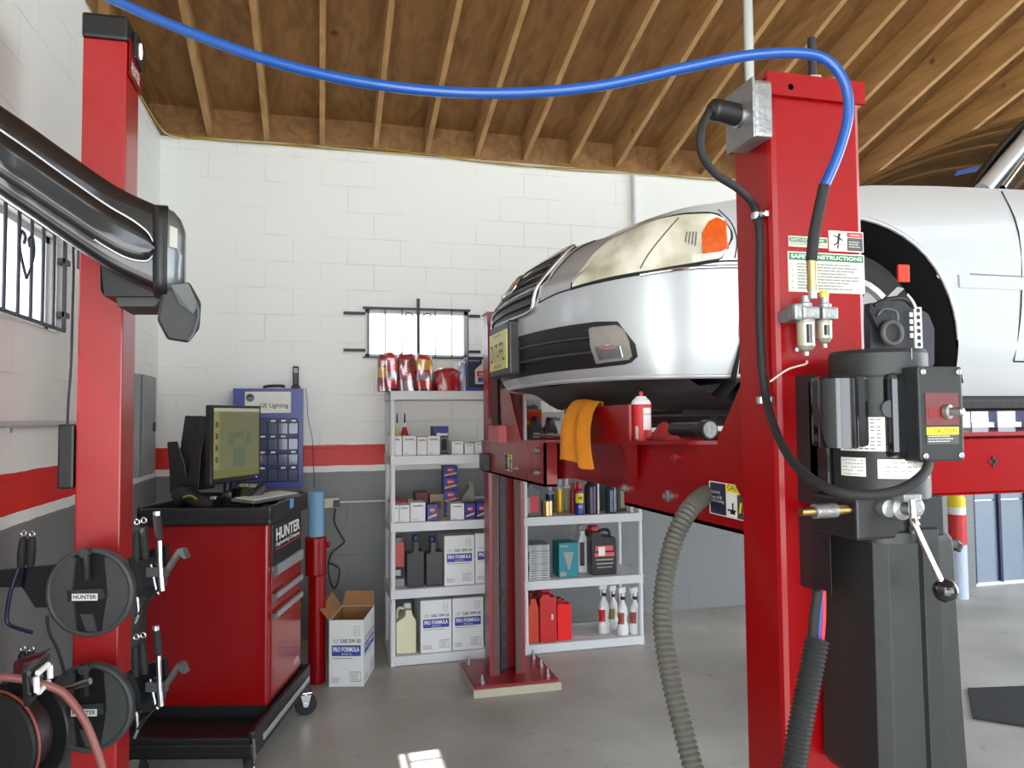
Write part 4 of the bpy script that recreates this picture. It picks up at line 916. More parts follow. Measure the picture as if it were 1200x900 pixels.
q.grid(rows, mat('dull_red_cloth', (150, 30, 34), .85, 0, 0, .15, 40, .5, 120), True); o = q.build('shop_cloth', solid=.003); tag(o, 'crumpled red shop cloth on the crossbeam behind the spray can', 'cloth'); origin_to(o, (X, Y, Z))
# wheel target clamped on the near front wheel
def wheel_clamp():
    p = PY(1045, 390, 1.98); t = thing('wheel_target', 'dark alignment target clamped on the near front wheel of the car', 'alignment target', p)
    q = MB(); V = lambda u, v, Y=2.02: PY(u, v, Y)
    q.prism([V(1020, 355), V(1062, 352), V(1088, 368), V(1095, 385), V(1095, 425), V(1086, 445), V(1020, 445)], (0, .03, 0), mat('target_plastic', (40, 42, 52), .4)); q.build('target_plate', t)
    q = MB(); c = V(1045, 390, 1.99); q.tube([c+Vector((.035*math.cos(a), 0, .035*math.sin(a))) for a in [2*PI*k/20 for k in range(21)]], .009, DGREY, 8, 1); q.lathe(c, [(.035, 0), (.03, .02)], BLK, axis=(0, 1, 0)); q.build('hub_ring', t)
    c_x = V(1045, 400).x; q = MB(); a, b_ = V(1070, 360, 1.99), V(1080, 408, 1.99); q.box((a.x, 1.985, b_.z), (b_.x, 1.99, a.z), PAPER)
    for k in range(6): q.lathe(((a.x+b_.x)/2, 1.985, b_.z+(a.z-b_.z)*(k+.5)/6), [(.0075, 0), (.0075, .001)], INK, axis=(0, -1, 0), n=12)
    for s_ in (-.05, .0): q.box((c_x+s_, 2.045, V(1045, 420).z), (c_x+s_+.015, 2.2, V(1045, 415).z), BLK)
    for k in range(4): z = b_.z+(a.z-b_.z)*(.25+.17*k); q.box((a.x-.016, 1.987, z), (a.x-.005, 1.99, z+.014), PAPER)
    q.build('dot_strip', t)
    q = MB(); q.box(V(1054, 330, 1.99), V(1063, 311, 2.0), mat('latch_orange', (230, 50, 24), .35), .002); q.build('latch', t)
    q = MB(); q.prism([V(1030, 357, 1.97), V(1044, 353, 1.97), V(1060, 338, 1.97), V(1052, 336, 1.97)], (0, .015, 0), CAST); q.tube([V(1024, 358, 1.96), V(1040, 351, 1.955), V(1058, 350, 1.96), V(1071, 360, 1.97)], .007, BLK, 8, 5); q.tube([V(1062, 345, 1.96), V(1068, 352, 1.96), V(1072, 360, 1.96)], .006, STEEL, 8, 4); q.build('clamp_handle', t)
    q = MB(); q.prism([V(1018, 362, 2.0), V(1030, 362, 2.0), V(1042, 382, 2.0), V(1030, 386, 2.0)], (0, .02, 0), BLK); q.tube([V(1028, 370, 1.995), V(1036, 362, 1.995), V(1050, 365, 1.995), V(1052, 376, 1.995)], .004, GREY, 6, 5); q.build('clamp_arm', t)
wheel_clamp()
# bollard, mat, wall fittings
p = PY(1130, 700, 5.55); x = p.x
t = thing('bollard', 'thin banded bollard in front of the far right bay door', 'bollard', (x, 5.6, 0))
q = MB(); q.cyl((x, 5.6, 0), (x, 5.6, PY(1130, 637, 5.6).z), .072, mat('pale_blue_paint', (182, 196, 212), .4), n=28); q.build('base', t)
z0, z1 = PY(1130, 637, 5.6).z, PY(1130, 602, 5.6).z
q = MB(); q.cyl((x, 5.6, z0), (x, 5.6, z1), .0725, LRED, n=28); q.build('red_band', t)
q = MB(); q.cyl((x, 5.6, z1), (x, 5.6, z1+.065), .072, PAPER, n=28); q.cyl((x, 5.6, z1+.065), (x, 5.6, z1+.14), .0725, YEL, n=28); q.lathe((x, 5.6, z1+.14), [(.072, 0), (.06, .03), (.03, .045)], YEL, n=28); q.build('top', t)
A = [PZ(1134, 806, .012), PZ(1215, 803, .012), PZ(1290, 890, .012), PZ(1140, 840, .012)]
q = MB(); x0, y1 = A[0].x, A[0].y; q.prism([A[0], A[1], PZ(1330, 870, .012), A[3]], (0, 0, -.0118), mat('black_mat', (42, 44, 48), .8, 0, 0, .2, 30, .5, 80)); o = q.build('floor_mat'); tag(o, 'dark rubber floor mat on the concrete at the far right', 'mat'); origin_to(o, (A[3].x, A[3].y, 0))
# ------------------------------------------------------------------ camera column at the left
yc = 2.92
a = PY(90, 450, yc).x; c = PY(143, 450, yc).x; yb2 = PX(160, 300, c).y; yb2 = min(yb2, yc+.24)
z1 = PY(125, 46, yc).z; z2 = PY(125, 17, yc).z
ct = thing('aligner_column', 'tall red column with a black cap near the left wall', 'column', ((a+c)/2, yc+.08, 0))
q = MB(); q.box((a, yc, .02), (c, yb2, z1), mat('column_red', (164, 22, 26), .35, 0, .3, .08, 4), .006); q.build('column', ct)
q = MB(); q.box((a-.25, yc-.2, 0), (c+.25, yb2+.2, .02), RED); q.build('base_plate', ct)
q = MB(); q.box((a-.004, yc-.008, z1), (c+.004, yb2+.006, z2), BLK, .012); cp_ = q.build('cap', ct)
q = MB(); q.prism([(c+.0045, yc+.01, z1-.12), (c+.0045, yb2, z1-.12), (c+.0045, yb2, z1+.02), (c+.0045, yc+.01, z1+.02)], (.003, 0, 0), RED)
q.box((c+.004, yc+.06, z1-.03), (c+.02, yb2+.006, z1+.07), BLK, .006); q.build('cap_side_cover', cp_)
q = MB(); q.lathe((c+.021, (yc+yb2)/2+.02, z1+.02), [(.03, 0), (.03, .002)], mat('oval_glow', (255, 246, 255), .4, emit=3), axis=(1, 0, 0), n=16, sx=.6); q.build('glowing_oval', cp_)  # glowing white oval on the side of the cap
q = MB(); q.text('HUNTER', (c+.008, yc+.03, z1-.10), Y3, Z3, PAPER, wdt=.13, h=.045, bold=.02); q.build('lettering', ct)
ab = thing('camera_beam', 'large curved black camera beam with silver trim, in front of the red column', 'camera beam', PD(150, 330, 2.62))
# beam: rounded-rectangle section swept along a curve
cen = [PD(-110, 84, 2.0), PD(-50, 143, 2.05), PD(0, 178, 2.1), PD(40, 205, 2.16), PD(90, 240, 2.24), PD(140, 273, 2.32), PD(190, 296, 2.38)]
cen = spline(cen, 6)
te = (r0*.93+Vector((f_.x, f_.y, 0))*.36).normalized(); bd = te.cross(Z3).normalized()
if bd.dot(pe0 := (cen[-1]-CAM)) > 0: bd = -bd            # bd points to the camera side
def sect(p, w_, h_, n=28, ex=.42):
    o = []
    for k in range(n):
        an = 2*PI*k/n; o.append(p+bd*(math.copysign(abs(math.cos(an))**ex, math.cos(an))*w_)+Z3*(math.copysign(abs(math.sin(an))**ex, math.sin(an))*h_))
    return o+[o[0]]
q = MB(); rows = []
for i, p in enumerate(cen):
    f = i/(len(cen)-1); rows.append(sect(p, .07, .120+.016*f))
q.grid(rows, BLKG, True); q.add(rows[-1][:-1], [tuple(range(28))], BLKG); q.build('beam_shell', ab)
up = []; lo = []
sub_ = cen[3:-1]
for i, p in enumerate(sub_):
    f = i/(len(sub_)-1); g_ = .062*(1 if f < .86 else math.sqrt(max(.0, 1-((f-.86)/.14)**2)))
    up.append(p+bd*.0705+Z3*(g_-.012)); lo.append(p+bd*.0705-Z3*(g_*1.05+.012))
q = MB(); q.grid([[u.lerp(l_, k/8)+bd*(.016*min(1, math.sin(PI*k/8)*2)) for k in range(9)] for u, l_ in zip(up, lo)], BLKG, True); q.build('side_panel', ab)
q = MB(); q.tube(up+lo[::-1][1:9], .0045, mat('satin_trim', (190, 196, 200), .3, .8), 6, 2); q.build('silver_trim', ab)
pe = cen[-1]
q = MB(); rows = [sect(pe+te*d_, w_, h_) for d_, w_, h_ in ((-.022, .06, .12), (-.02, .083, .142), (.018, .083, .142), (.02, .076, .134))]
q.grid(rows, BLK, True); q.add(rows[0][:-1], [tuple(range(28))[::-1]], BLK); q.build('end_ring', ab)
q = MB(); rows = [sect(pe+te*d_+Z3*dz, w_, h_, ex=.5) for d_, w_, h_, dz in ((.018, .076, .134, 0), (.035, .075, .13, -.003), (.055, .068, .115, -.012), (.068, .05, .09, -.02))]
q.grid(rows, mat('pod_grey', (104, 110, 112), .3, .5, .3), True); q.add(rows[-1][:-1], [tuple(range(28))], MATS['pod_grey'])
pod = q.build('end_housing', ab)
q = MB(); A0_ = pe+te*.026+bd*.0765; q.prism([A0_+Z3*.07, A0_+te*.022-bd*.003+Z3*.062, A0_+te*.022-bd*.003+Z3*.0, A0_+Z3*.005], bd*.002, PAPG); q.build('label', pod)
q = MB(); A_ = [PD(*k) for k in ((190, 338, 2.33), (222, 330, 2.36), (236, 355, 2.38), (234, 385, 2.38), (221, 402, 2.37), (196, 398, 2.35), (184, 375, 2.33))]
q.prism(A_, (PD(208, 368, 2.45)-PD(208, 368, 2.355)), mat('head_black', (26, 27, 29), .5)); hd = q.build('camera_head', ab, bevel=.008)
q = MB(); q.prism([PD(*k) for k in ((200, 334, 2.325), (221, 332, 2.345), (232, 358, 2.36), (226, 368, 2.358), (210, 356, 2.345))], (CAM-A_[0]).normalized()*.006, mat('head_grey', (86, 92, 92), .5)); q.build('cover_plate', hd)
q = MB(); q.tube([PD(230, 356, 2.345), PD(233, 368, 2.345), PD(228, 388, 2.34), PD(221, 399, 2.335)], .0035, GREY, 8, 4); q.build('lens_rim', hd)
# bracket to the column
q = MB(); A_ = [PD(*k) for k in ((117, 298, 2.36), (195, 303, 2.38), (198, 322, 2.40), (182, 347, 2.40), (122, 347, 2.37), (118, 340, 2.36))]
q.prism(A_, (0, yc-A_[0].y-.001, 0), BLK); q.prism([PD(136, 347, 2.40), PD(190, 347, 2.42), PD(182, 359, 2.42), PD(138, 359, 2.40)], (0, .2, 0), DGREY); q.build('mounting_bracket', ab)
q = MB(); p0 = PY(91, 284, yc+.03); p1 = PY(117, 316, yc+.03); q.box((p0.x, yc+.02, p1.z), (a-.001, yc+.05, p0.z), DGREY, .003); q.build('cable_bracket', ct)
# hanging box on its cord
pb = PY(87, 300, yc+.03)
t = thing('hanging_box', 'long black box hanging on a dark cord left of the red column', 'hanging box', PY(79, 532, yc+.03))
q = MB(); A_ = PY(71, 497, yc+.03); B_ = PY(89, 572, yc+.03); q.box((A_.x, yc+.0, B_.z), (B_.x, yc+.06, A_.z), BLK, .008); q.build('box', t)
q = MB(); q.tube([PY(90, 285, yc+.03), PY(86, 290, yc+.03), PY(86, 316, yc+.03), PY(85, 360, yc+.03), PY(83, 430, yc+.03), PY(80, 470, yc+.03), PY(79, 498, yc+.03)], .0045, mat('dark_cord', (34, 34, 52), .5), 8, 6); q.build('cord', t)
# ------------------------------------------------------------------ clamp-on wheel targets
def target_clamp(label, loc, text_, lowered):
    t = thing('wheel_clamp_target', label, 'wheel target', loc, -YAW, None)
    K = 2.46/880
    def L(px, py, d=0): return Vector(((px-107)*K, d, (693-py)*K))
    q = MB(); R = 50*K
    ring = lambda r, d, n=48: [Vector((r*math.cos(2*PI*k/n), d, r*math.sin(2*PI*k/n))) for k in range(n+1)]
    q.grid([ring(R, .03), ring(R*1.03, .0), ring(R*1.02, -.010), ring(R*.93, -.012), ring(R*.92, .0)], DGREY, True)
    q.build('target_rim', t, world=False)
    q = MB(); q.lathe((0, .004, 0), [(R*.95, 0), (R*.95, .018)], BLK, axis=(0, 1, 0), n=40); 
    # two cheeks left and right
    for s_ in (-1, 1):
        pl_ = []
        for k in range(13):
            an = math.radians(-62+124*k/12); pl_.append(Vector((s_*R*.97*math.cos(an), -.006, R*.97*math.sin(an))))
        pl_ += [Vector((s_*R*.34, -.006, R*.8)), Vector((s_*R*.42, -.006, 0)), Vector((s_*R*.30, -.006, -R*.86))]
        q.prism(pl_, (0, .012, 0), DGREY)
    q.build('target_face', t, world=False)
    q = MB(); q.prism([L(96, 718, -.004), L(110, 718, -.004), L(116, 738, -.004), L(104, 738, -.004)], (0, .01, 0), DGREY); q.prism([L(80, 690, -.006), L(122, 688, -.006), L(126, 700, -.006), L(82, 704, -.006)], (0, .01, 0), mat('dark_band', (50, 52, 54), .5)); q.build('cross_band', t, world=False)
    q = MB(); q.box(L(87, 702, -.009), L(117, 694, -.0065), PAPER); q.text(text_, L(89, 700, -.0092), X3, Z3, INK, wdt=.075, h=.013, bold=.02); q.build('label', t, world=False)
    q = MB(); q.tube([L(107, 640, -.03), L(107, 655, -.03), L(106, 676, -.02)], .014, BLK, 12, 3); q.lathe(L(107, 645, -.045), [(.015, 0), (.015, .02)], DGREY, axis=(0, 1, 0), n=14); q.build('locking_knob', t, world=False)
    q = MB(); q.prism([L(-6, 668, .02), L(60, 662, .02), L(64, 690, .02), L(52, 712, .02), L(38, 712, .02), L(22, 688, .02), L(-6, 688, .02)], (0, .03, 0), BLKG); q.build('left_jaw', t, world=False)
    q = MB(); q.prism([L(146, 655, .02), L(190, 640, .02), L(192, 664, .02), L(188, 690, .02), L(180, 700, .02), L(160, 703, .02)], (0, .03, 0), BLKG); q.prism([L(172, 665, -.0), L(196, 665, -.0), L(196, 676, -.0), L(172, 676, -.0)], (0, .02, 0), DGREY); q.build('right_jaw', t, world=False)
    for (x0, y0, x1, y1) in ((25, 664, 27, 630), (36, 663, 37, 631), (161, 658, 160, 618), (171, 655, 168, 616)):
        q = MB(); q.lathe(L(x0, y0, .0), [(.010, 0), (.013, .012), (.0145, .05), (.012, .09), (.008, .10)], RUB, axis=(L(x1, y1, 0)-L(x0, y0, 0)), n=14); hn = q.build('handle', t, world=False)
        q = MB(); cc = L(x1+.5, y1-6, 0); q.tube([cc+Vector((.0085*math.cos(an), 0, .0085*math.sin(an))) for an in [2*PI*k/12 for k in range(13)]], .0035, CHR, 6, 1); q.build('ring', hn, world=False)
    q = MB(); q.tube([L(184, 605, -.0), L(187, 632, -.0)], .013, RUB, 12, 1); q.lathe(L(183.5, 602, 0), [(.012, -.006), (.012, .006)], CHR, n=12); hn = q.build('long_handle', t, world=False)
    q = MB(); q.tube([L(187, 634, 0), L(189, 672, 0), L(191, 692, 0)], .0085, CHR, 12, 1); q.build('rod', hn, world=False)
    q = MB(); q.tube([L(22, 664, 0), L(16, 690, -.01), L(12, 716, -.01), L(14, 728, -.01), L(28, 734, -.01), L(42, 738, -.01)], .0065, mat('navy_steel', (44, 46, 74), .35, .6), 8, 3); q.build('crank_rod', t, world=False)
    q = MB(); q.prism([L(190, 672, .0), L(208, 644, .0), L(214, 644, .0), L(219, 655, .0), L(215, 655, .0), L(210, 650, .0), L(194, 673, .0)], (0, .035, 0), mat('hook_steel', (92, 98, 98), .35, .5)); q.build('hook_arm', t, world=False)
    q = MB(); q.tube([L(160, 700, .01), L(162, 718, .01), L(158, 730, .01)], .006, STEEL, 8, 3); q.tube([L(176, 662, .01), L(182, 690, .01), L(186, 697, .01)], .005, STEEL, 8, 3); q.tube([L(186, 690, .01), L(172, 706, .01), L(160, 722, .01)], .006, BLKG, 8, 3); q.build('spring_rod', t, world=False)
    q = MB(); q.box(L(70, 676, .035), L(145, 700, .10), BLK, .01); q.build('rear_bracket', t, world=False)
    return t
p = PD(106, 694, 2.46); target_clamp('round dark wheel target with clamp handles, upper one hung on the red column', p, 'HUNTER', 0)
p = PD(105, 829, 2.46); target_clamp('round dark wheel target with clamp handles, lower one behind the reel hose', p, 'HUNTER', 1)
q = MB(); q.tube([PD(55, 722, 2.44), PD(58, 742, 2.44), PD(68, 762, 2.44), PD(76, 790, 2.44)], .005, RUB, 8, 4); o = q.build('sensor_cable'); tag(o, 'thin black cable dangling between the two round wheel targets', 'cable'); origin_to(o, PD(58, 742, 2.44))
# hose reel at the lower left corner
ro = PD(-4, 872, 2.1)
t = thing('hose_reel', 'black hose reel low at the left edge with a dull red hose', 'hose reel', ro, -YAW-.25)
q = MB(); q.lathe((0, 0, 0), [(.140, 0), (.142, .006), (.134, .010), (.09, .02), (.03, .02)], mat('reel_black', (30, 31, 30), .4), axis=(0, -1, 0), n=40); q.build('front_flange', t, world=False)
q = MB(); q.tube([(-.144*math.cos(2*PI*k/48), .004, .144*math.sin(2*PI*k/48)) for k in range(49)], .004, mat('rust_edge', (128, 62, 48), .4), 6, 1); q.build('flange_edge', t, world=False)
q = MB(); q.lathe((0, .09, 0), [(.148, 0), (.15, .006), (.14, .01)], BLK, axis=(0, 1, 0), n=40); q.build('rear_flange', t, world=False)
RH = mat('dull_red_hose', (134, 78, 74), .45)
q = MB(); q.tube([(.095*math.cos(an*.3), .012+.075*(an/240), .095*math.sin(an*.3)) for an in range(0, 240)], .0105, mat('reel_hose_dark', (44, 30, 30), .5), 8, 1); q.build('hose_coil', t, world=False)
q = MB(); q.box((-.04, .02, -.6), (.04, .085, .02), BLK); q.build('stand', t, world=False)
t = thing('roller_guide', 'black hose guide frame with four white rollers above the reel', 'roller guide', PD(48, 800, 1.98), 0)
A_ = [PD(*k) for k in ((31, 788, 1.93), (59, 765, 2.03), (60, 799, 2.03), (33, 828, 1.93))]
q = MB(); nrm = (A_[1]-A_[0]).cross(A_[3]-A_[0]).normalized()*.012; nrm = nrm if nrm.dot(A_[0]-CAM) > 0 else -nrm
cA = sum(A_, Vector())/4
for i in range(4):
    p0, p1 = A_[i], A_[(i+1) % 4]; q.prism([p0, p1, p1.lerp(cA, .30), p0.lerp(cA, .30)], nrm, BLKG)
q.build('frame', t)
for i in range(4):
    p0, p1 = A_[i].lerp(cA, .42), A_[(i+1) % 4].lerp(cA, .42); q = MB(); q.cyl(p0.lerp(p1, .12)-nrm*.9, p0.lerp(p1, .88)-nrm*.9, .0075, WHT, n=14); q.build('roller', t)
for f in (.1, .9):
    pass
q = MB(); q.prism([PD(16, 776, 2.05), PD(56, 763, 2.06), PD(30, 788, 1.96), PD(14, 800, 1.98)], (0, .03, 0), BLKG); q.build('arm', t)
q = MB(); q.tube([PD(-60, 800, 1.95), PD(-10, 794, 1.95), PD(20, 795, 1.96), PD(47, 801, 1.98), PD(74, 812, 2.0), PD(97, 841, 2.0), PD(110, 870, 2.0), PD(121, 905, 2.0), PD(130, 960, 2.0), PD(134, 1080, 2.0)], .0105, RH, 10, 6)
o = q.build('reel_hose'); tag(o, 'dull red hose arching from the reel through the roller guide', 'hose'); origin_to(o, PD(47, 801, 1.98))
q = MB(); q.tube([PD(70, 809, 2.3), PD(88, 804, 2.3)], .008, BRASS, 8, 1); q.tube([PD(88, 804, 2.3), PD(100, 800, 2.3), PD(106, 798, 2.3)], .0105, STEEL, 8, 1); o = q.build('hose_nozzle'); tag(o, 'short metal hose nozzle in front of the lower wheel target', 'nozzle'); origin_to(o, PD(88, 804, 2.3))
# conduit and grey panel on the left wall
pa, pb_ = PX(-40, 495, WX+.02), PX(93, 499, WX+.02)
q = MB(); zc_ = (pa.z+pb_.z)/2; q.cyl((WX+.016, 1.6, zc_), (WX+.016, 4.6, zc_), .012, mat('painted_conduit', (188, 188, 186), .5), n=14)
for y in (2.2, 3.2, 4.2): q.box((WX+.001, y-.01, zc_-.03), (WX+.018, y+.01, zc_-.012), STEEL)
o = q.build('wall_conduit'); tag(o, 'horizontal grey conduit clipped along the left wall', 'conduit'); origin_to(o, (WX+.016, 3, zc_))
Y0 = PX(153, 500, WX).y; Xf = PY(163.5, 500, Y0).x; Y1 = min(PX(181.5, 500, Xf).y, 5.8); zt1 = PY(163, 438, Y0).z; zb1 = PY(163, 560, Y0).z
t = thing('breaker_board', 'tall grey electrical panel on the left wall near the corner', 'electrical panel', (WX, Y0, zb1))
q = MB(); q.box((WX+.001, Y0, zb1), (Xf, Y1, zt1), mat('panel_grey', (122, 130, 130), .4), .004); q.build('cabinet_box', t)
q = MB(); q.box((Xf, Y0+.05, zb1+.03), (Xf+.012, Y1-.03, zt1-.0), MATS['panel_grey'], .004); dd = q.build('door', t)
q = MB(); q.box((Xf+.012, Y1-.12, (zb1+zt1)/2-.04), (Xf+.022, Y1-.07, (zb1+zt1)/2+.02), BLK, .004); q.build('latch', dd)
# ------------------------------------------------------------------ diagnostic cabinet (faces turned like the view axis)
CM = Matrix.Rotation(-YAW, 4, 'Z')
def MC(): m_ = MB(); m_.M = CM; return m_
def cw(x, y, z=0): return CM @ Vector((x, y, z))
XR, XLf, ZF, ZR = -1.205, -1.80, 3.72, 4.30
t = thing('tool_cabinet', 'red diagnostic cabinet on casters with black top tray and drawer handles', 'cabinet', cw((XR+XLf)/2, 4.0), -YAW)
q = MC(); q.box((XLf, ZF, .25), (XR, ZR, 1.13), RED2, .012); q.build('body', t)
q = MC(); q.box((XLf-.03, ZF-.05, 1.13), (XR+.03, ZR+.03, 1.165), BLK, .012)
for bx in (((XLf-.03, ZF-.05, 1.15), (XR+.03, ZF-.015, 1.215)), ((XLf-.03, ZR, 1.15), (XR+.03, ZR+.03, 1.235)), ((XLf-.03, ZF-.05, 1.15), (XLf+.0, ZR+.03, 1.225)), ((XR+.0, ZF-.05, 1.15), (XR+.03, ZR+.03, 1.222))): q.box(bx[0], bx[1], BLK, .012)
q.build('top_tray', t)
q = MC(); q.box((XR+.005, 3.98, 1.222), (XR+.032, 4.04, 1.224), mat('tape_blue', (96, 150, 200), .6)); q.box((XR+.030, 3.98, 1.175), (XR+.032, 4.04, 1.224), MATS['tape_blue']); q.build('tape', t)
q = MC(); q.box((XR, ZF+.045, .905), (XR+.008, ZR-.03, 1.125), BLK, .003); dr = q.build('drawer', t)
q = MC(); q.text('HUNTER', (XR+.0082, ZF+.10, 1.03), Y3, Z3, PAPER, wdt=.42, h=.062, bold=.03); q.text('Engineering Company', (XR+.0082, ZF+.10, .998), Y3, Z3, PAPER, wdt=.42, h=.026, bold=.02); q.box((XR+.008, ZF+.10, .985), (XR+.0088, ZF+.52, .990), LRED); q.build('lettering', dr)
for i, (z0, z1_) in enumerate(((.79, .90), (.70, .785), (.27, .69))):
    q = MC(); q.box((XR, ZF+.045, z0), (XR+.007, ZR-.03, z1_), RED2, .003); dr2 = q.build('drawer' if i < 2 else 'door', t)
    q = MC(); z = z1_-.022; q.box((XR+.007, ZF+.055, z-.016), (XR+.024, ZR-.035, z+.014), mat('handle_alu', (186, 188, 190), .35, .6), .006); q.box((XR+.007, ZF+.045, z-.018), (XR+.026, ZF+.075, z+.016), GREY, .004); q.build('handle', dr2)
q = MC(); q.box((XR, ZF+.045, .885), (XR+.024, ZR-.035, .915), MATS['handle_alu'], .006); q.box((XR, ZF+.045, .883), (XR+.026, ZF+.075, .917), GREY, .004); q.build('handle', dr)
q = MC(); q.text('HUNTER', (XR+.0085, ZR-.16, .31), Y3, Z3, PAPER, wdt=.08, h=.03); q.build('badge', t)
# base with rim and bumper
XB0, XB1, ZB0, ZB1 = -1.83, -1.165, 3.42, 4.36
q = MC(); q.box((XB0, ZB0, .128), (XB1, ZB1, .20), BLK, .015)
for bx in (((XB0, ZB0, .19), (XB1, ZB0+.03, .225)), ((XB0, ZB0, .19), (XB0+.03, ZB1, .225)), ((XB1-.03, ZB0, .19), (XB1, ZB1, .25)), ((XB0, ZB1-.03, .19), (XB1, ZB1, .25))): q.box(bx[0], bx[1], BLK, .01)
q.box((XLf, ZF, .19), (XR, ZR, .255), BLK)
q.build('base_tray', t)
q = MC(); q.box((XB1, ZB0+.12, .165), (XB1+.006, ZB1-.04, .195), MATS['handle_alu'], .002); q.build('side_trim', t)
q = MC(); q.tube([(XB1+.002, ZB0+.001, .13), (XB1-.002, ZB0-.002, .225)], .008, GREY, 8, 1); q.build('corner_trim', t)
for (x, y, sw) in ((XB1-.05, ZB0+.08, 0), (XB1-.0, ZB1-.10, 1), (XB0+.10, ZB0+.06, 1), (XB0+.08, ZB1-.1, 0)):
    W4 = CM @ Matrix.Translation((x, y, 0)) @ Matrix.Rotation(math.radians(-70 if sw else 8), 4, 'Z')
    q = MB(); q.M = W4; q.box((-.032, -.032, .122), (.032, .032, .129), CHR, .002); q.cyl((0, 0, .112), (0, 0, .124), .022, CHR)
    for s_ in (-1, 1): q.prism([(s_*.022, -.028, .114), (s_*.022, .028, .114), (s_*.022, .012, .05), (s_*.022, -.012, .05)], (s_*.003, 0, 0), CHR)
    cs = q.build('caster', t)
    q = MB(); q.M = W4; q.lathe((-.017, 0, .06), [(.02, 0), (.056, .002), (.06, .008), (.06, .026), (.056, .032), (.02, .034)], RUB, axis=(1, 0, 0), n=28); q.lathe((-.027, 0, .06), [(.012, 0), (.012, .054)], CHR, axis=(1, 0, 0), n=14); q.build('wheel', cs)
TZ = 1.165
# monitor
mt = thing('monitor', 'flat computer monitor with a greenish screen on the cabinet', 'monitor', cw(-1.46, 4.0, TZ), -YAW)
a3, b3 = Vector((-1.515, 3.80, 0)), Vector((-1.408, 4.19, 0)); ex = (b3-a3).normalized(); nx = ex.cross(Z3).normalized()
W_ = (b3-a3).length; z0, z1_ = 1.345, 1.705
def MS(): m_ = MB(); m_.M = CM @ Matrix(((ex.x, nx.x*-1, 0, a3.x), (ex.y, nx.y*-1, 0, a3.y), (0, 0, 1, 0), (0, 0, 0, 1))); return m_
# local: x along the screen, -y out of the screen
q = MS(); q.box((-.012, 0, z0-.03), (W_+.012, .035, z1_+.015), BLK, .008); q.box((W_*.25, .03, z0+.05), (W_*.75, .06, z1_-.06), BLK, .012); fr_ = q.build('bezel', mt)
q = MS(); q.box((.008, -.002, z0), (W_-.008, .001, z1_), mat('screen_green', (112, 114, 84), .3, emit=.14)); q.box((.008, -.003, z1_-.018), (W_-.008, -.001, z1_), mat('screen_bar', (158, 160, 140), .3, emit=.3))
q.box((.008, -.003, z0), (W_-.008, -.0012, z0+.04), mat('screen_olive', (110, 112, 62), .3, emit=.12)); q.box((.01, -.003, z0+.045), (.05, -.0012, z1_-.02), mat('screen_yellow', (130, 128, 78), .3, emit=.25))
SD = mat('screen_dark', (96, 104, 82), .3, emit=.15)
for (x, z, r_1, h_1) in ((.22, .10, .05, .10), (.22, .22, .04, .04), (.15, .2, .02, .07), (.30, .2, .02, .07)): q.box((x-r_1, -.0032, z0+z-h_1*.5), (x+r_1, -.0012, z0+z+h_1*.5), SD)
for k in range(4): q.box((.02, -.0036, z0+.08+.06*k), (.04, -.003, z0+.11+.06*k), mat('screen_icon', (90, 74, 52), .3, emit=.1))
q.build('screen', mt)
q = MS(); q.lathe((W_-.03, -.001, z0-.016), [(.005, 0), (.005, .002)], mat('blue_led', (60, 60, 255), .3, emit=4), axis=(0, -1, 0), n=10); q.build('power_light', mt)
q = MS(); q.tube([(W_*.5, .045, z0+.1), (W_*.5, .055, z0-.02), (W_*.5, .06, TZ+.02)], .022, BLK, 10, 3); q.lathe((W_*.5, .05, TZ+.001), [(.10, 0), (.10, .008), (.04, .016), (.03, .02)], BLK, n=28); q.build('stand', mt)
# black V shaped holder
t = thing('target_holder', 'tall black V-shaped plastic holder standing beside the monitor', 'holder', cw(-1.66, 4.12, TZ), -YAW)
def MPx(pts, z, th, m_, mb_): mb_.prism([PD(u, v, z) for u, v in pts], (PD(220, 520, z+th)-PD(220, 520, z)), m_)
q = MB(); MPx([(217, 487), (252, 488), (252, 572), (207, 578), (210, 545), (212, 520)], 3.98, .05, BLK, q); q.build('back_plate', t, bevel=.004)
q = MB(); MPx([(196, 518), (208, 517), (217, 545), (221, 578), (199, 578), (199, 560)], 3.94, .04, BLK, q); q.build('left_fork', t, bevel=.004)
q = MB(); MPx([(232, 487), (246, 488), (236, 530), (232, 578), (212, 578), (222, 548), (228, 520)], 3.92, .05, mat('holder_dark', (24, 24, 27), .4), q); q.build('right_fork', t, bevel=.004)
# handsets and clutter on the tray
def CB(u, v, z, dz=0): p_ = PD(u, v, z); return p_
t = thing('remote_cradle', 'black remote control unit with white lettering lying on the cabinet tray', 'remote control', cw(-1.40, 3.9, TZ+.0), -YAW)
RM = CM @ Matrix.Translation((-1.42, 3.93, TZ+.085)) @ Matrix.Rotation(math.radians(-28), 4, 'Z') @ Matrix.Rotation(math.radians(30), 4, 'X')
q = MB(); q.M = RM; q.box((-.10, -.11, -.03), (.10, .10, .02), BLK, .012); q.box((-.06, -.10, .018), (.09, .03, .026), BLKG, .006); q.build('housing', t)
q = MB(); q.M = RM; q.text('HUNTER', (-.055, .045, .0215), X3, Y3, PAPER, wdt=.13, h=.03, bold=.02); q.build('lettering', t)
q = MB(); q.M = CM @ Matrix.Translation((-1.42, 3.93, TZ)); q.box((-.09, -.04, .001), (.09, .09, .045), BLK, .008); q.build('foot', t)
t = thing('handset', 'chunky black handset lying at the front left of the cabinet tray', 'handset', cw(-1.60, 3.86, TZ), -YAW)
q = MC(); q.tube([(-1.72, 3.86, TZ+.075), (-1.67, 3.86, TZ+.10), (-1.60, 3.85, TZ+.06), (-1.50, 3.83, TZ+.048)], .047, BLK, 12, 5, flat=.85); q.build('grip', t)
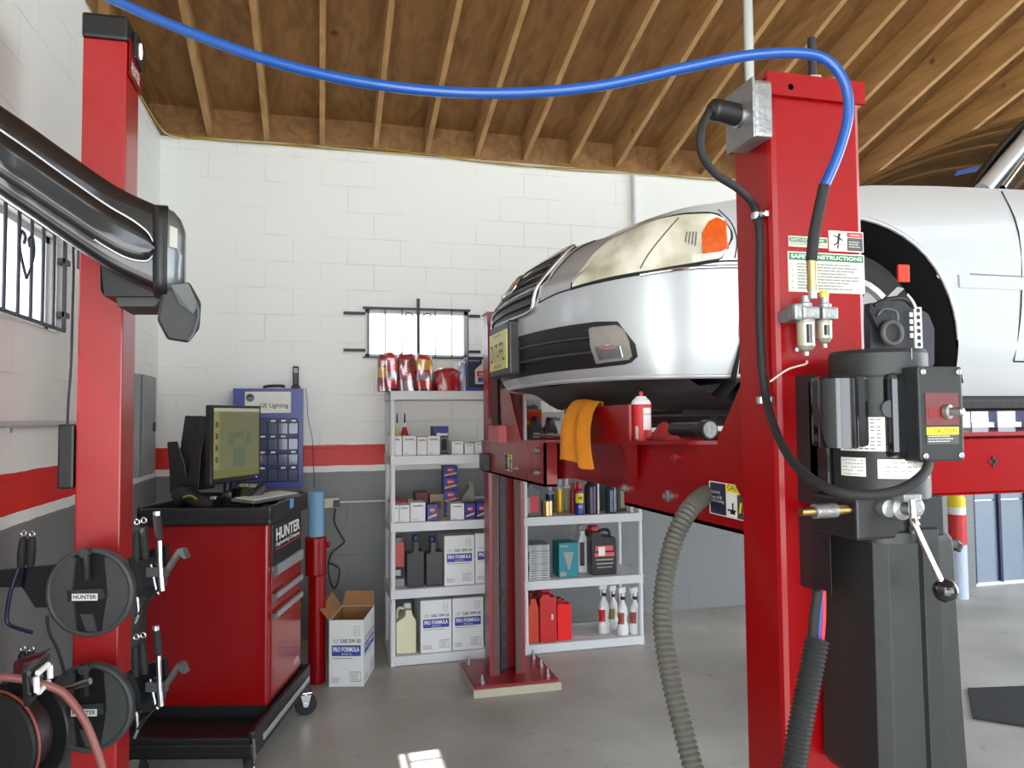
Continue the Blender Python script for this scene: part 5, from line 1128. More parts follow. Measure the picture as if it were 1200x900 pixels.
q = MC(); q.tube([(-1.66, 3.80, TZ+.09), (-1.62, 3.795, TZ+.10), (-1.59, 3.80, TZ+.08)], .006, mat('olive_mark', (120, 120, 40), .5), 6, 4); q.box((-1.52, 3.785, TZ+.08), (-1.49, 3.80, TZ+.095), STEEL, .003); q.build('button', t)
q = MC(); q.tube([(-1.27, 4.12, TZ+.065), (-1.24, 4.12, TZ+.07), (-1.22, 4.13, TZ+.066)], .03, mat('beige_plastic', (180, 172, 150), .5), 10, 3); o = q.build('mouse', subs=0); o.location = (0, 0, 0); tag(o, 'beige rounded computer mouse at the back of the cabinet tray', 'mouse'); 
o.data.transform(Matrix.Translation((0, 0, -.036))); origin_to(o, cw(-1.24, 4.12, TZ))
t = thing('keyboard', 'worn grey keyboard lying across the tray edge of the cabinet', 'keyboard', cw(-1.20, 3.95, 1.23), -YAW)
KM = CM @ Matrix.Translation((-1.285, 3.95, 1.230)) @ Matrix.Rotation(math.radians(72), 4, 'Z') @ Matrix.Rotation(math.radians(4), 4, 'X')
q = MB(); q.M = KM; q.box((-.20, -.07, 0), (.20, .07, .016), mat('keyboard_grey', (84, 88, 86), .5), .005); q.build('case', t)
q = MB(); q.M = KM
for r in range(5):
    for k in range(17): q.box((-.19+.0222*k, -.06+.024*r, .015), (-.19+.0222*k+.017, -.06+.024*r+.018, .021), mat('key_cap', (196, 198, 192), .5), 0)
kk = q.build('keys', t); kk['kind'] = 'stuff'
# blue towel roll on red stand
x, y = (371-600)/880*4.78, 4.78
t = thing('red_cylinder_stand', 'red round two-tier metal stand behind the cabinet, carrying the blue paper roll', 'stand', cw(x, y), -YAW)
q = MC(); q.lathe((x+.006, y, 0), [(.052, 0), (.054, .01), (.054, .66), (.05, .665)], RED, n=28); q.build('tube', t)
q = MC(); q.lathe((x-.004, y, .655), [(.05, 0), (.064, .01), (.066, .02), (.066, .24), (.062, .25), (.03, .25)], RED, n=28); q.lathe((x+.058, y+.02, .85), [(.018, 0), (.018, .02), (.012, .025)], RED, axis=(1, 0, 0)); q.build('cup', t)
q = MC(); q.lathe((x-.004, y, .906), [(.02, 0), (.05, .001), (.05, .279), (.049, .28), (.02, .28)], mat('blue_paper', (116, 158, 190), .8, 0, 0, .05, 60), n=28); o = q.build('paper_towel_roll'); tag(o, 'light blue paper towel roll standing on the red round stand', 'paper roll'); origin_to(o, cw(x-.004, y, .906))
# open cardboard box on the floor
t = thing('open_carton', 'white motor oil carton with its flaps open, standing on the floor', 'box', cw(-1.03, 4.86), -YAW)
x0, x1, y0, y1, h1 = -1.140, -.928, 4.69, 5.05, .405
q = MC(); th = .004
for bx in (((x0, y0, 0), (x1, y0+th, h1)), ((x0, y1-th, 0), (x1, y1, h1)), ((x0, y0+th, 0), (x0+th, y1-th, h1)), ((x1-th, y0+th, 0), (x1, y1-th, h1)), ((x0, y0, .0), (x1, y1, th))): q.box(bx[0], bx[1], CARTON)
q.box((x0+th, y0+th, .005), (x1-th, y1-th, .012), KRAFT); q.box((x0+th, y1-th-.002, .01), (x1-th, y1-th, h1-.002), KRAFT); q.box((x0+th, y0+th, .01), (x0+th+.002, y1-th, h1-.002), KRAFT); q.build('carton_body', t)
q = MC(); q.prism([(x0, y1, h1), (x1, y1, h1), (x1-.01, y1+.05, h1+.085), (x0+.01, y1+.05, h1+.085)], (0, .004, 0), KRAFT); q.build('flap', t)
q = MC(); q.prism([(x0, y0, h1), (x0, y1, h1), (x0-.06, y1-.02, h1+.10), (x0-.06, y0+.02, h1+.06)], (-.004, 0, 0), KRAFT); q.build('flap', t)
q = MC()
def oilprint(q, o_, ax, W, H, grade):
    o_ = Vector(o_); ax = Vector(ax)
    P_ = lambda fx, fz: o_+ax*(W*fx)+Z3*(H*fz)
    n_ = ax.cross(Z3)
    def rect(a, b_, c_, d_, m_, l_=.0008): p_ = P_(a, c_)+n_*l_; q.quad(p_, p_+ax*(W*(b_-a)), p_+ax*(W*(b_-a))+Z3*(H*(d_-c_)), p_+Z3*(H*(d_-c_)), m_)
    rect(.08, .92, .47, .635, BLUE); q.text('PRO FORMULA', P_(.12, .535), ax, Z3, PAPER, wdt=W*.76, h=H*.075, bold=.03, lift=.0014); q.text('MOTOR OIL', P_(.36, .485), ax, Z3, PAPER, wdt=W*.3, h=H*.03, lift=.0014)
    q.text(grade, P_(.34, .67), ax, Z3, INK, wdt=W*.58, h=H*.06, bold=.02, lift=.001)
    cc = P_(.2, .70); 
    q.tube([cc+n_*.001+ax*(W*.09*math.cos(2*PI*k/16))+Z3*(H*.03*math.sin(2*PI*k/16)) for k in range(17)], .0008, GLINE, 4, 1); q.text('API', P_(.15, .69), ax, Z3, GLINE, wdt=W*.1, lift=.001)
    q.lines(P_(.1, .42), ax, Z3, W*.8, H*.03, 1, GLINE); q.lines(P_(.08, .06), ax, Z3, W*.3, H*.09, 4, GLINE)
    for a, b_, c_, d_ in ((.6, .92, .08, .09), (.6, .92, .22, .23), (.6, .61, .08, .23), (.91, .92, .08, .23), (.72, .88, .78, .785), (.72, .88, .92, .925), (.72, .73, .78, .925), (.87, .88, .78, .925)): rect(a, b_, c_, d_, GLINE)
    q.lines(P_(.64, .10), ax, Z3, W*.24, H*.11, 5, GLINE); rect(.765, .775, .81, .89, GLINE); rect(.825, .835, .81, .89, GLINE)
oilprint(q, (x0, y0, 0), (1, 0, 0), x1-x0, h1*.98, 'SAE 5W-30'); q.build('print', t); q = MC(); oilprint(q, (x1, y0, 0), (0, 1, 0), y1-y0, h1*.98, 'SAE 5W-30'); q.build('print', t)
# ------------------------------------------------------------------ blue bulb cabinet on the back wall
yf = 5.67; A_ = PY(273, 455, yf); B_ = PY(354.5, 571, yf); X0, X1, Z1, Z0 = A_.x, B_.x, A_.z, B_.z; W_ = X1-X0; H_ = Z1-Z0
t = thing('bulb_cabinet', 'blue wall cabinet with a white sign and rows of small clear drawers', 'parts cabinet', ((X0+X1)/2, yf+.1, Z0))
BLM = mat('cabinet_blue', (34, 52, 142), .35)
q = MB(); q.box((X0+.001, yf+.001, Z0+.001), (X1-.001, WY-.002, Z0+H_*.06), BLM); q.box((X0+.001, yf+.001, Z1-H_*.30), (X1-.001, WY-.002, Z1-.001), BLM); q.box((X0, yf, Z0), (X0+W_*.05, WY-.001, Z1), BLM); q.box((X1-W_*.06, yf, Z0), (X1, WY-.001, Z1), BLM); q.box((X0+.002, yf+.09, Z0+.002), (X1-.002, WY-.003, Z1-.002), BLM); q.build('case', t)
q = MB(); sx0, sx1 = PY(287, 470, yf).x, PY(341, 470, yf).x; sz0, sz1 = PY(310, 484, yf).z, PY(310, 459, yf).z; q.box((sx0, yf-.006, sz0), (sx1, yf-.001, sz1), PAPER)
q.text('GE Lighting', (sx0+(sx1-sx0)*.32, yf-.006, sz0+.03), X3, Z3, INK, wdt=(sx1-sx0)*.62, bold=.01)
cc = Vector((sx0+.035, yf-.0068, sz1-.043)); q.tube([cc+Vector((.026*math.cos(an), 0, .026*math.sin(an))) for an in [2*PI*k/20 for k in range(21)]], .003, INK, 5, 1); q.lathe((sx0+.035, yf-.0062, sz1-.043), [(.021, 0), (.021, .0006)], INK, axis=(0, -1, 0), n=20); q.text('GE', (sx0+.022, yf-.0068, sz1-.055), X3, Z3, PAPER, wdt=.027, lift=.0008); q.build('sign', t)
DRW = mat('smoky_clear_drawer', (66, 74, 108), .2, 0, .5, .25, 30)
for r in range(4):
    for k in range(6):
        q = MB(); w1 = W_*.88/6; h1_ = H_*.63/4; xx = X0+W_*.055+w1*k; zz = Z0+H_*.065+h1_*r
        q.box((xx+.002, yf+.004, zz), (xx+w1-.002, yf+.08, zz+h1_*.72), DRW, .003); q.box((xx+.008, yf+.02, zz+h1_*.1), (xx+w1-.008, yf+.08, zz+h1_*.8), mat('bulb_packs', (52, 54, 70), .5, 0, 0, .3, 50))
        if (r*5+k*3) % 4 != 1: q.box((xx+w1*.3, yf+.001, zz+h1_*.80), (xx+w1*.75, yf+.006, zz+h1_*.92), PAPER)
        q.build('drawer', t)
t = thing('cordless_phone', 'black cordless phone upright in its base on the blue cabinet', 'phone', (PY(346, 455, yf+.05).x, yf+.05, Z1))
x = PY(346.5, 455, yf+.05).x; q = MB(); q.box((x-.032, yf+.02, Z1), (x+.032, yf+.10, Z1+.022), BLK, .008); q.build('base', t)
q = MB(); q.box((x-.022, yf+.045, Z1+.02), (x+.022, yf+.075, Z1+.165), BLK, .01); hs = q.build('handset', t); q = MB(); q.box((x-.015, yf+.042, Z1+.115), (x+.015, yf+.046, Z1+.15), mat('lcd_grey', (130, 138, 140), .3), .001); q.build('display', hs)
x = PY(322, 455, yf+.05).x; q = MB(); q.tube([(x-.08, yf+.05, Z1+.010), (x-.04, yf+.05, Z1+.018), (x+.04, yf+.05, Z1+.02), (x+.07, yf+.05, Z1+.013)], .011, BLK, 8, 4); o = q.build('sunglasses_case'); o.name = 'spectacle_case'; tag(o, 'slim black case lying on top of the blue cabinet', 'case'); origin_to(o, (x, yf+.05, Z1))
q = MB(); q.tube([PY(358, 455, WY-.01), PY(360, 470, WY-.01), PY(361, 490, WY-.01), PY(366, 515, WY-.01), PY(367, 540, WY-.01), PY(369, 572, WY-.01)], .002, INK, 5, 5); o = q.build('phone_cord'); tag(o, 'thin dark cord running down the wall right of the blue cabinet', 'cord'); origin_to(o, PY(361, 490, WY-.01))
# outlet box with conduit and cords
t = thing('outlet_box', 'cream surface-mounted outlet with a black plug on the back wall', 'outlet', (PY(389, 590, WY-.03).x, WY-.03, PY(389, 590, WY).z))
A_, B_ = PY(380, 584, WY-.05), PY(397.5, 595, WY-.05); q = MB(); q.box((A_.x, WY-.05, B_.z), (B_.x, WY-.001, A_.z), mat('cream_plastic', (214, 212, 194), .5), .003); q.build('box', t)
q = MB(); q.box((A_.x+(B_.x-A_.x)*.6, WY-.085, B_.z+.008), (B_.x+.004, WY-.05, A_.z-.018), BLK, .004); q.build('plug', t)
q = MB(); e_ = PY(470, 587, WY-.02); q.cyl((B_.x, WY-.015, (A_.z+B_.z)/2), (e_.x+.8, WY-.015, (A_.z+B_.z)/2), .007, WHT, n=12); o = q.build('wall_conduit'); tag(o, 'thin white conduit running right from the cream outlet behind the shelves', 'conduit'); origin_to(o, (B_.x, WY-.015, (A_.z+B_.z)/2))
q = MB(); q.tube([PY(393, 596, WY-.07), PY(392, 612, WY-.05), PY(400, 628, WY-.04), PY(403, 636, WY-.04), PY(388, 650, WY-.05), PY(385, 672, WY-.06), PY(392, 690, WY-.08), PY(398, 668, WY-.07), PY(386, 660, WY-.06)], .005, RUB, 7, 5); o = q.build('looped_cable'); tag(o, 'looped black cord hanging on the grey wall beneath the cream outlet', 'cord'); origin_to(o, PY(392, 612, WY-.05))
# vertical white pipe and loose yellow cables along the wall top
x = PY(743, 220, WY-.02).x; q = MB(); q.cyl((x, WY-.022, PY(743, 330, WY).z), (x, WY-.022, HTOP-.035), .02, mat('white_pipe', (214, 218, 220), .4), n=16); o = q.build('wall_pipe'); tag(o, 'vertical white pipe on the back wall above the car bonnet', 'pipe'); origin_to(o, (x, WY-.022, HTOP-.035))
YW = mat('yellow_cable', (176, 150, 60), .5); WW = mat('white_cable', (200, 196, 180), .5)
for nm, m_, r_1, ph, am in (('yellow', YW, .005, 0, .022), ('pale', WW, .004, 2, .014), ('dull yellow', mat('dull_yellow_cable', (150, 128, 50), .5), .005, 4, .03)):
    pts = [Vector((WX+.03, 2.6, HTOP+.0)), Vector((WX+.03, 4.2, HTOP-.01)), Vector((WX+.03, 5.6, HTOP-.02))]
    k = 0; xx = WX+.12
    while xx < 5.6: pts.append(Vector((xx, WY-.02-.004*ph, HTOP-.012+am*math.sin(xx*2.3+ph)*math.sin(xx*.9+ph)))); xx += .22
    q = MB(); q.tube(pts, r_1, m_, 6, 3); o = q.build('electrical_cable'); tag(o, '%s cable running loosely along the top of the white back wall' % nm, 'cable', 'cables along the wall top'); origin_to(o, pts[3])
# ------------------------------------------------------------------ shelving
SY0, SY1 = 5.09, 5.53
SXA, SXB = PZ(455, 777, 0).x, PZ(752, 752, 0).x
SZ = [1.83, 1.392, .945, .502, .064]
MIDX = (SXA+SXB)/2
def shelving(x0, x1, label):
    t = thing('storage_shelf', label, 'shelf', ((x0+x1)/2, (SY0+SY1)/2, 0), 0, None)
    for z in SZ:
        q = MB(); q.box((x0, SY0, z-.06), (x1, SY0+.012, z), SHELFW, .003); q.box((x0, SY1-.012, z-.06), (x1, SY1, z), SHELFW, .003); q.box((x0, SY0, z-.06), (x0+.012, SY1, z), SHELFW, .003); q.box((x1-.012, SY0, z-.06), (x1, SY1, z), SHELFW, .003)
        n_ = 14
        for k in range(n_): y = SY0+.03+(SY1-SY0-.06)*k/(n_-1); q.box((x0+.012, y-.011, z-.012), (x1-.012, y+.011, z-.001), SHELFW)
        for k in range(9): x = x0+.04+(x1-x0-.08)*k/8; q.box((x-.008, SY0+.012, z-.014), (x+.008, SY1-.012, z-.003), SHELFW)
        q.build('shelf_board', t)
    for x in (x0+.024, x1-.024):
        for y in (SY0+.024, SY1-.024):
            q = MB()
            for a_, b_ in zip(SZ[1:], SZ[:-1]): q.cyl((x, y, a_), (x, y, b_-.06), .0175, SHELFW, n=14)
            q.cyl((x, y, 0), (x, y, .004), .02, SHELFW); q.build('upright', t)
    return t
shelving(SXA, MIDX-.004, 'white plastic five-tier shelf unit left of the far lift post')
shelving(MIDX+.004, SXB, 'white plastic five-tier shelf unit right of the far lift post')
LT = mat('ink_light', (150, 150, 150), .6); PURPLE = mat('pack_blue', (36, 40, 130), .4); PKRED = mat('pack_red', (186, 24, 34), .4); PKY = mat('pack_yellow', (222, 176, 40), .4); CREAM = mat('cream_jug', (214, 208, 176), .45); BOTW = mat('bottle_white', (220, 220, 218), .35)
def spanx(u0, u1, Y): a_ = PY(u0, 600, Y).x; b_ = PY(u1, 600, Y).x; return a_, b_
def topz(v, u, Y): return PY(u, v, Y).z
def carton(k, u0, u1, v, label, style='rite', Y=5.125, D=.16, group=None, base=None, name='carton'):
    x0, x1 = spanx(u0, u1, Y); z0 = SZ[k]+.0005 if base is None else base; z1_ = topz(v, (u0+u1)/2, Y); W = x1-x0; H = z1_-z0
    t = thing(name, label, 'box', ((x0+x1)/2, Y+D/2, z0), 0, group)
    body = {'rite': CARTON, 'oil': CARTON, 'blue': PURPLE, 'black': INK, 'brown': mat('brown_pack', (96, 50, 44), .6), 'tan': mat('tan_pack', (150, 130, 104), .6), 'red': PKRED, 'grey': mat('filter_grey', (150, 152, 152), .5), 'teal': mat('teal_pack', (20, 128, 140), .4), 'orange': mat('pack_orange', (216, 92, 24), .45), 'navyoil': mat('navy_pack', (30, 32, 62), .4)}[style]
    q = MB(); q.box((x0, Y, z0), (x1, Y+D, z1_), body, min(.003, W*.05)); q.build('box_body', t)
    q = MB(); y = Y; R = lambda a_, b_, c_, d_, m_, l_=.0006: q.box((x0+W*a_, y-l_, z0+H*c_), (x0+W*b_, y, z0+H*d_), m_)
    if style == 'rite':
        q.text('AutoRite', (x0+W*.16, y, z0+H*.78), X3, Z3, INK, wdt=W*.68, h=H*.10, bold=.03); q.lines((x0+W*.14, y, z0+H*.06), X3, Z3, W*.4, H*.07, 1, INK)
    elif style == 'oil': oilprint(q, (x0, y, z0), X3, W, H, 'SAE 10W-30' if k == 3 else 'SAE 10W-20')
    elif style == 'blue':
        R(.05, .95, .52, .92, BLUE); 
        q.lathe((x0+W*.5, y-.0005, z0+H*.66), [(min(W, H)*.26, 0), (min(W, H)*.26, .001)], PKRED, axis=(0, -1, 0), n=16, sx=1); q.text('MAX', (x0+W*.3, y-.0018, z0+H*.6), X3, Z3, PAPER, wdt=W*.4, h=H*.12, bold=.02)
        q.prism([(x0+W*.08, y-.0012, z0+H*.14), (x0+W*.92, y-.0012, z0+H*.32), (x0+W*.92, y-.0012, z0+H*.44), (x0+W*.08, y-.0012, z0+H*.24)], (0, .001, 0), PKY)
    elif style == 'black':
        R(0, 1, .72, 1, PURPLE); q.lathe((x0+W*.32, y-.0007, z0+H*.68), [(W*.16, 0), (W*.16, .001)], PAPER, axis=(0, -1, 0), n=16); R(.42, .95, .66, .74, PAPER, .0012); R(.45, .98, .04, .60, mat('filter_photo', (110, 114, 120), .4), .0008)
        q.lathe((x0+W*.70, y-.0012, z0+H*.12), [(W*.17, 0), (W*.19, H*.3), (W*.13, H*.42)], INK, n=12, sy=.1)
    elif style == 'grey':
        for i in range(4): R(0, 1, .02+i*.25, .07+i*.25, PAPER); R(.1, .9, .1+i*.25, .22+i*.25, mat('filter_print', (96, 98, 102), .5)); R(.38, .62, .09+i*.25, .22+i*.25, LT, .001)
    elif style == 'teal':
        q.prism([(x0+W*.24, y-.001, z0+H*.72), (x0+W*.78, y-.001, z0+H*.72), (x0+W*.72, y-.001, z0+H*.60), (x0+W*.56, y-.001, z0+H*.22), (x0+W*.47, y-.001, z0+H*.22), (x0+W*.3, y-.001, z0+H*.60)][::-1], (0, .001, 0), LT); R(.06, .38, .03, .16, LT); R(.05, .5, .88, .92, LT)
    elif style == 'brown' or style == 'tan': R(.15, .85, .3, .7, mat('pack_dull', (120, 84, 66), .6)); q.lines((x0+W*.2, y-.0006, z0+H*.35), X3, Z3, W*.6, H*.3, 3, INK)
    elif style == 'red': R(.05, .95, .2, .45, PAPER)
    elif style == 'orange': R(.06, .94, .5, .92, mat('pack_red_orange', (206, 56, 26), .4)); q.lathe((x0+W*.3, y-.0006, z0+H*.7), [(W*.11, 0), (W*.11, .001)], PKY, axis=(0, -1, 0), n=14); q.lathe((x0+W*.7, y-.0006, z0+H*.7), [(W*.11, 0), (W*.11, .001)], PKY, axis=(0, -1, 0), n=14); R(.06, .94, .05, .3, PKY)
    elif style == 'navyoil':
        R(0, 1, 0, .1, BLUE); q.prism([(x0+W*f_1, y-.0012, z0+H*g_1) for f_1, g_1 in ((.36, .2), (.95, .2), (.95, .66), (.86, .78), (.86, .92), (.7, .92), (.7, .8), (.36, .62))], (0, .001, 0), PAPG); R(.46, .9, .42, .58, PKRED, .002); R(.5, .86, .26, .4, BLUE, .002); q.text('OIL', (x0+W*.55, y-.003, z0+H*.46), X3, Z3, PAPER, wdt=W*.25)
        q.text('MOTOR OIL', (x0+W*.08, y-.0006, z0+H*.86), X3, Z3, PAPER, wdt=W*.5)
    if q.v: q.build('print', t)
    return t
# tier 2, left
ordn = ['leftmost white auto parts carton on the second tier of the left shelves', 'second white auto parts carton from the left on the second tier, left shelves', 'third white auto parts carton from the left on the second tier, left shelves', 'white auto parts carton touching the blue and black filter carton']
for (u0, u1, v), lb in zip(((456.5, 471, 511), (472, 488, 511), (489, 500.5, 512), (501, 516, 511)), ordn): carton(1, u0, u1, v, lb, group='white cartons on the second tier')
carton(1, 508.5, 526, 499.5, 'blue and black oil filter carton behind the row of white cartons', 'black', Y=5.30)
for (u0, u1, v), lb in zip(((530, 543.5, 517), (545, 556, 519.5), (557, 569, 518)), ['left of the three small white cartons near the far post, second tier', 'middle of the three small white cartons near the far post, second tier', 'right of the three small white cartons near the far post, second tier']): carton(1, u0, u1, v, lb, group='white cartons on the second tier')
def rbottle(k, u, wpx, v, prof, label, name='bottle', Y=5.2, cat='bottle', mats=None, m=None, base=None, sx=1, sy=1, parts=None):
    x = PY(u, 600, Y).x; w_ = PY(u+wpx/2, 600, Y).x-PY(u-wpx/2, 600, Y).x; z0 = SZ[k]+.0005 if base is None else base; H = topz(v, u, Y)-z0
    t = thing(name, label, cat, (x, Y, z0)); cuts = [i for i in range(len(prof))]
    groups = []; cur = [prof[0]]; cm = (mats or [m])[0]
    for i in range(1, len(prof)):
        mm = mats[i-1] if mats else m
        if mm is not cm: groups.append((cm, cur)); cur = [prof[i-1]]; cm = mm
        cur.append(prof[i])
    groups.append((cm, cur)); nm = parts or ['body', 'label_band', 'shoulder', 'cap', 'tip']
    for i, (mm, pr) in enumerate(groups):
        q = MB(); q.lathe((0, 0, 0), [(r*w_/2, h*H) for r, h in pr], mm, n=20, sx=sx, sy=sy); q.build(nm[min(i, len(nm)-1)], t, world=False)
    return t
SQ = [(.9, 0), (1, .03), (1, .38), (.9, .5), (.45, .66), (.22, .76), (.18, .95), (.06, 1)]
for u, mm, lb in ((459.5, PKY, 'left yellow squeeze bottle with dark tip behind the white cartons'), (465.5, mat('bottle_pale_yellow', (212, 208, 130), .4), 'pale yellow squeeze bottle with dark tip behind the white cartons'), (474.5, PKRED, 'red-topped squeeze bottle with dark tip behind the white cartons')):
    rbottle(1, u, 9.5, 484, SQ, lb, Y=5.36, mats=[BOTW, mm, mm, mm, BOTW, INK, INK], name='squeeze_bottle', parts=['body', 'coloured_band', 'neck', 'tip'])
# tier 3, left
for (u0, u1, v), lb in zip(((457.5, 467.5, 592), (468, 480, 592), (481, 498.5, 589)), ['leftmost white carton on the third tier of the left shelves', 'second white carton from the left on the third tier, left shelves', 'wide white carton left of a small blue pack on the third tier']): carton(2, u0, u1, v, lb, group='white cartons on the third tier')
carton(2, 457, 480, 587, 'red carton peeking out behind the white cartons on the third tier', 'red', Y=5.31)
carton(2, 487, 502, 577, 'brown carton standing at the back of the third tier', 'brown', Y=5.34, D=.14)
carton(2, 504, 520, 579, 'tan carton at the back of the third tier beside a brown one', 'tan', Y=5.34, D=.14)
carton(2, 500.5, 513, 591, 'small blue pack between two white cartons on the third tier', 'blue', D=.12)
carton(2, 528, 544, 590, 'white carton right of the gap on the third tier, left shelves', group='white cartons on the third tier')
carton(2, 545, 557, 590, 'left of the two small blue packs beside the far post, third tier', 'blue', D=.12); carton(2, 558.5, 570, 589, 'right of the two small blue packs beside the far post, third tier', 'blue', D=.12)
zz = SZ[2]+.0005; Yk = 5.32
vs_ = [590, 574.5, 559.5, 546]; pos_ = ['bottom', 'second from the bottom', 'third from the bottom', 'top']
for i, v in enumerate(vs_):
    u0 = 520+.0*i; t = carton(2, u0, 536.5, v, 'blue and orange pack in the leaning stack on the third tier, %s' % pos_[i], 'blue', Y=Yk+.004*i, D=.11, base=zz, group='stacked blue packs'); zz = topz(v, 528, Yk+.004*i)+.0004
def jug(k, u0, u1, v, label, body, capm, lab=None, Y=5.15, D=.11, cap_at=.3, handle=True, name='jug', cat='bottle', neck=.78, base=None, capw=.17, slope=.62):
    x0, x1 = spanx(u0, u1, Y); z0 = SZ[k]+.0005 if base is None else base; H = topz(v, (u0+u1)/2, Y)-z0; W = x1-x0
    t = thing(name, label, cat, ((x0+x1)/2, Y+D/2, z0))
    cx_ = -W/2+W*cap_at; zs = H*neck; cw_ = W*capw
    out = [(-W/2+W*.04, 0), (W/2-W*.04, 0), (W/2, H*.03), (W/2, H*slope), (W/2-W*.05, H*(slope+.05)), (min(W/2-.001, cx_+cw_*1.3), zs), (cx_+cw_, zs+H*.02), (cx_+cw_, H*.90), (cx_-cw_, H*.90), (cx_-cw_, zs+H*.02), (max(-W/2+.001, cx_-cw_*1.4), zs-H*.02), (-W/2, H*slope), (-W/2, H*.03)]
    q = MB(); q.prism([(x, -D/2, z) for x, z in out], (0, D, 0), body); q.build('body', t, world=False, bevel=min(.006, W*.08))
    q = MB(); q.lathe((cx_, 0, H*.88), [(cw_*1.15, 0), (cw_*1.2, H*.01), (cw_*1.2, H*.10), (cw_, H*.12)], capm, n=16); q.build('cap', t, world=False)
    if handle:
        q = MB(); hx = W/2-W*.12 if cap_at < .5 else -W/2+W*.12; s_ = -1 if cap_at < .5 else 1
        q.tube([(hx, 0, H*(slope+.0)), (hx, 0, H*.84), (hx+s_*W*.15, 0, H*.90), (cx_-s_*cw_*.6, 0, H*.86)], min(.011, W*.1), body, 8, 4); q.build('handle', t, world=False)
    if lab: 
        q = MB(); lab(q, -W/2, -D/2-.0008, W, H); q.build('label', t, world=False)
    return t
def lab_rect(cols_):
    def f(q, x, y, W, H):
        for (a_, b_, c_, d_, m_) in cols_: q.box((x+W*a_, y-.0007, H*c_), (x+W*b_, y+.0008, H*d_), m_); y -= .0006
    return f
OILG = mat('oil_grey', (128, 128, 112), .35, .3)
jug(2, 541, 557, 564, 'greyish oil bottle behind the small blue packs, third tier', OILG, OILG, lab_rect([(.25, .8, .18, .42, INK), (.35, .5, .22, .38, PKY)]), Y=5.30, cap_at=.72, slope=.5, handle=False)
# tier 4, left
jug(3, 458.5, 474, 630, 'red and blue drum-like jug behind the left upright, fourth tier', mat('jug_clear_red', (186, 56, 40), .3), mat('jug_cap_grey', (120, 126, 130), .4), lab_rect([(0, 1, .16, .40, NAVY), (.2, .7, .22, .34, PAPG), (0, 1, 0, .15, LT)]), Y=5.2, slope=.8, neck=.88, cap_at=.5, handle=False, capw=.4)
BB = mat('black_bottle', (20, 20, 22), .3, 0, .3); VC = mat('violet_cap', (44, 40, 112), .4)
jug(3, 476.5, 496.5, 628, 'left of two black square bottles with blue caps, fourth tier', BB, VC, None, Y=5.14, cap_at=.55, slope=.66, neck=.70, handle=False, capw=.15)
jug(3, 499, 519, 629.5, 'right of two black square bottles with blue caps, beside an oil carton', BB, VC, None, Y=5.14, cap_at=.42, slope=.66, neck=.70, handle=False, capw=.15)
carton(3, 520.5, 555.5, 627.5, 'white motor oil carton beside the black bottles on the fourth tier', 'oil', Y=5.12, D=.36)
carton(3, 556.5, 592, 624.5, 'white motor oil carton partly behind the far post on the fourth tier', 'oil', Y=5.14, D=.36)
# tier 5, left
jug(4, 464, 487.5, 710, 'cream jug with white cap on the bottom tier of the left shelves', CREAM, BOTW, None, Y=5.14, D=.18, cap_at=.62, slope=.66)
carton(4, 492.5, 528.5, 703, 'left motor oil carton on the bottom tier of the left shelves', 'oil', Y=5.12, D=.36)
carton(4, 529.5, 565.5, 700.5, 'middle motor oil carton on the bottom tier of the left shelves', 'oil', Y=5.12, D=.36)
carton(4, 568.5, 594, 715, 'low motor oil carton behind the far post on the bottom tier', 'oil', Y=5.16, D=.30)
# tier 1 : wrapped bags
CLR = glassmat('cling_wrap', (.93, .9, .9), .10, .12)
def bag(u0, u1, v, label, m_, seed, Y=5.13, D=.2, wrap=True, bands=(), name='wrapped_bag', lean=0):
    x0, x1 = spanx(u0, u1, Y); z0 = SZ[0]+.0005; H = topz(v, (u0+u1)/2, Y)-z0; W = x1-x0; rs = random.Random(seed)
    t = thing(name, label, 'bag', ((x0+x1)/2, Y+D/2, z0)); NU, NV = 26, 14
    ph = [rs.uniform(0, 6) for _ in range(8)]
    def P_(i, j, g=1.0):
        a_ = 2*PI*i/NU; f = j/NV; rx = W/2*g*(1-.12*abs(f-.35))*(1+.05*math.sin(5*a_+ph[0]+f*6)+.03*math.sin(9*a_+ph[1]-f*9)); ry = D/2*g*(1+.06*math.sin(7*a_+ph[2]+f*5))
        k_ = (1-max(0, (f-.82)/.18)**2*.35); ex = .42
        return Vector((math.copysign(abs(math.cos(a_))**ex, math.cos(a_))*rx*k_+lean*f*H, math.copysign(abs(math.sin(a_))**ex, math.sin(a_))*ry*k_, f*H*(1+.03*math.sin(3*a_+ph[3]))*(g if f > 0 else 1)))
    def fill(mm, j0, j1, g, nm):
        q = MB(); rows = [[P_(i, j, g) for i in range(NU+1)] for j in range(j0, j1+1)]; q.grid(rows, mm, True)
        if j1 == NV: q.add(rows[-1][:-1], [tuple(range(NU))], mm, True)
        if j0 == 0: q.add(rows[0][:-1], [tuple(range(NU))[::-1]], mm)
        q.build(nm, t, world=False)
    fill(m_, 0, NV, .94, 'contents')
    for b0, b1, mm, nm in bands: fill(mm, b0, b1, .955, nm)
    if wrap: fill(CLR, 0, NV, 1.0, 'clear_wrap')
    return t
BRD = mat('bright_red_pack', (214, 24, 30), .3, 0, .6, .3, 16); SILP = mat('silvery_print', (156, 140, 142), .3, .2, .4, .35, 40); BLB = mat('dark_base', (40, 24, 30), .4)
bag(443.5, 456, 413, 'narrow red and yellow wrapped pack at the left end of the top shelf', mat('dull_red_pack', (150, 40, 44), .4, 0, .3, .3, 20), 1, bands=((5, 9, PKY, 'yellow_print'),), D=.16)
bag(449, 468, 411, 'clear-wrapped bright red pack, left of the big pair on the top shelf', BRD, 2, bands=((4, 7, SILP, 'silver_print'), (0, 1, BLB, 'dark_base')))
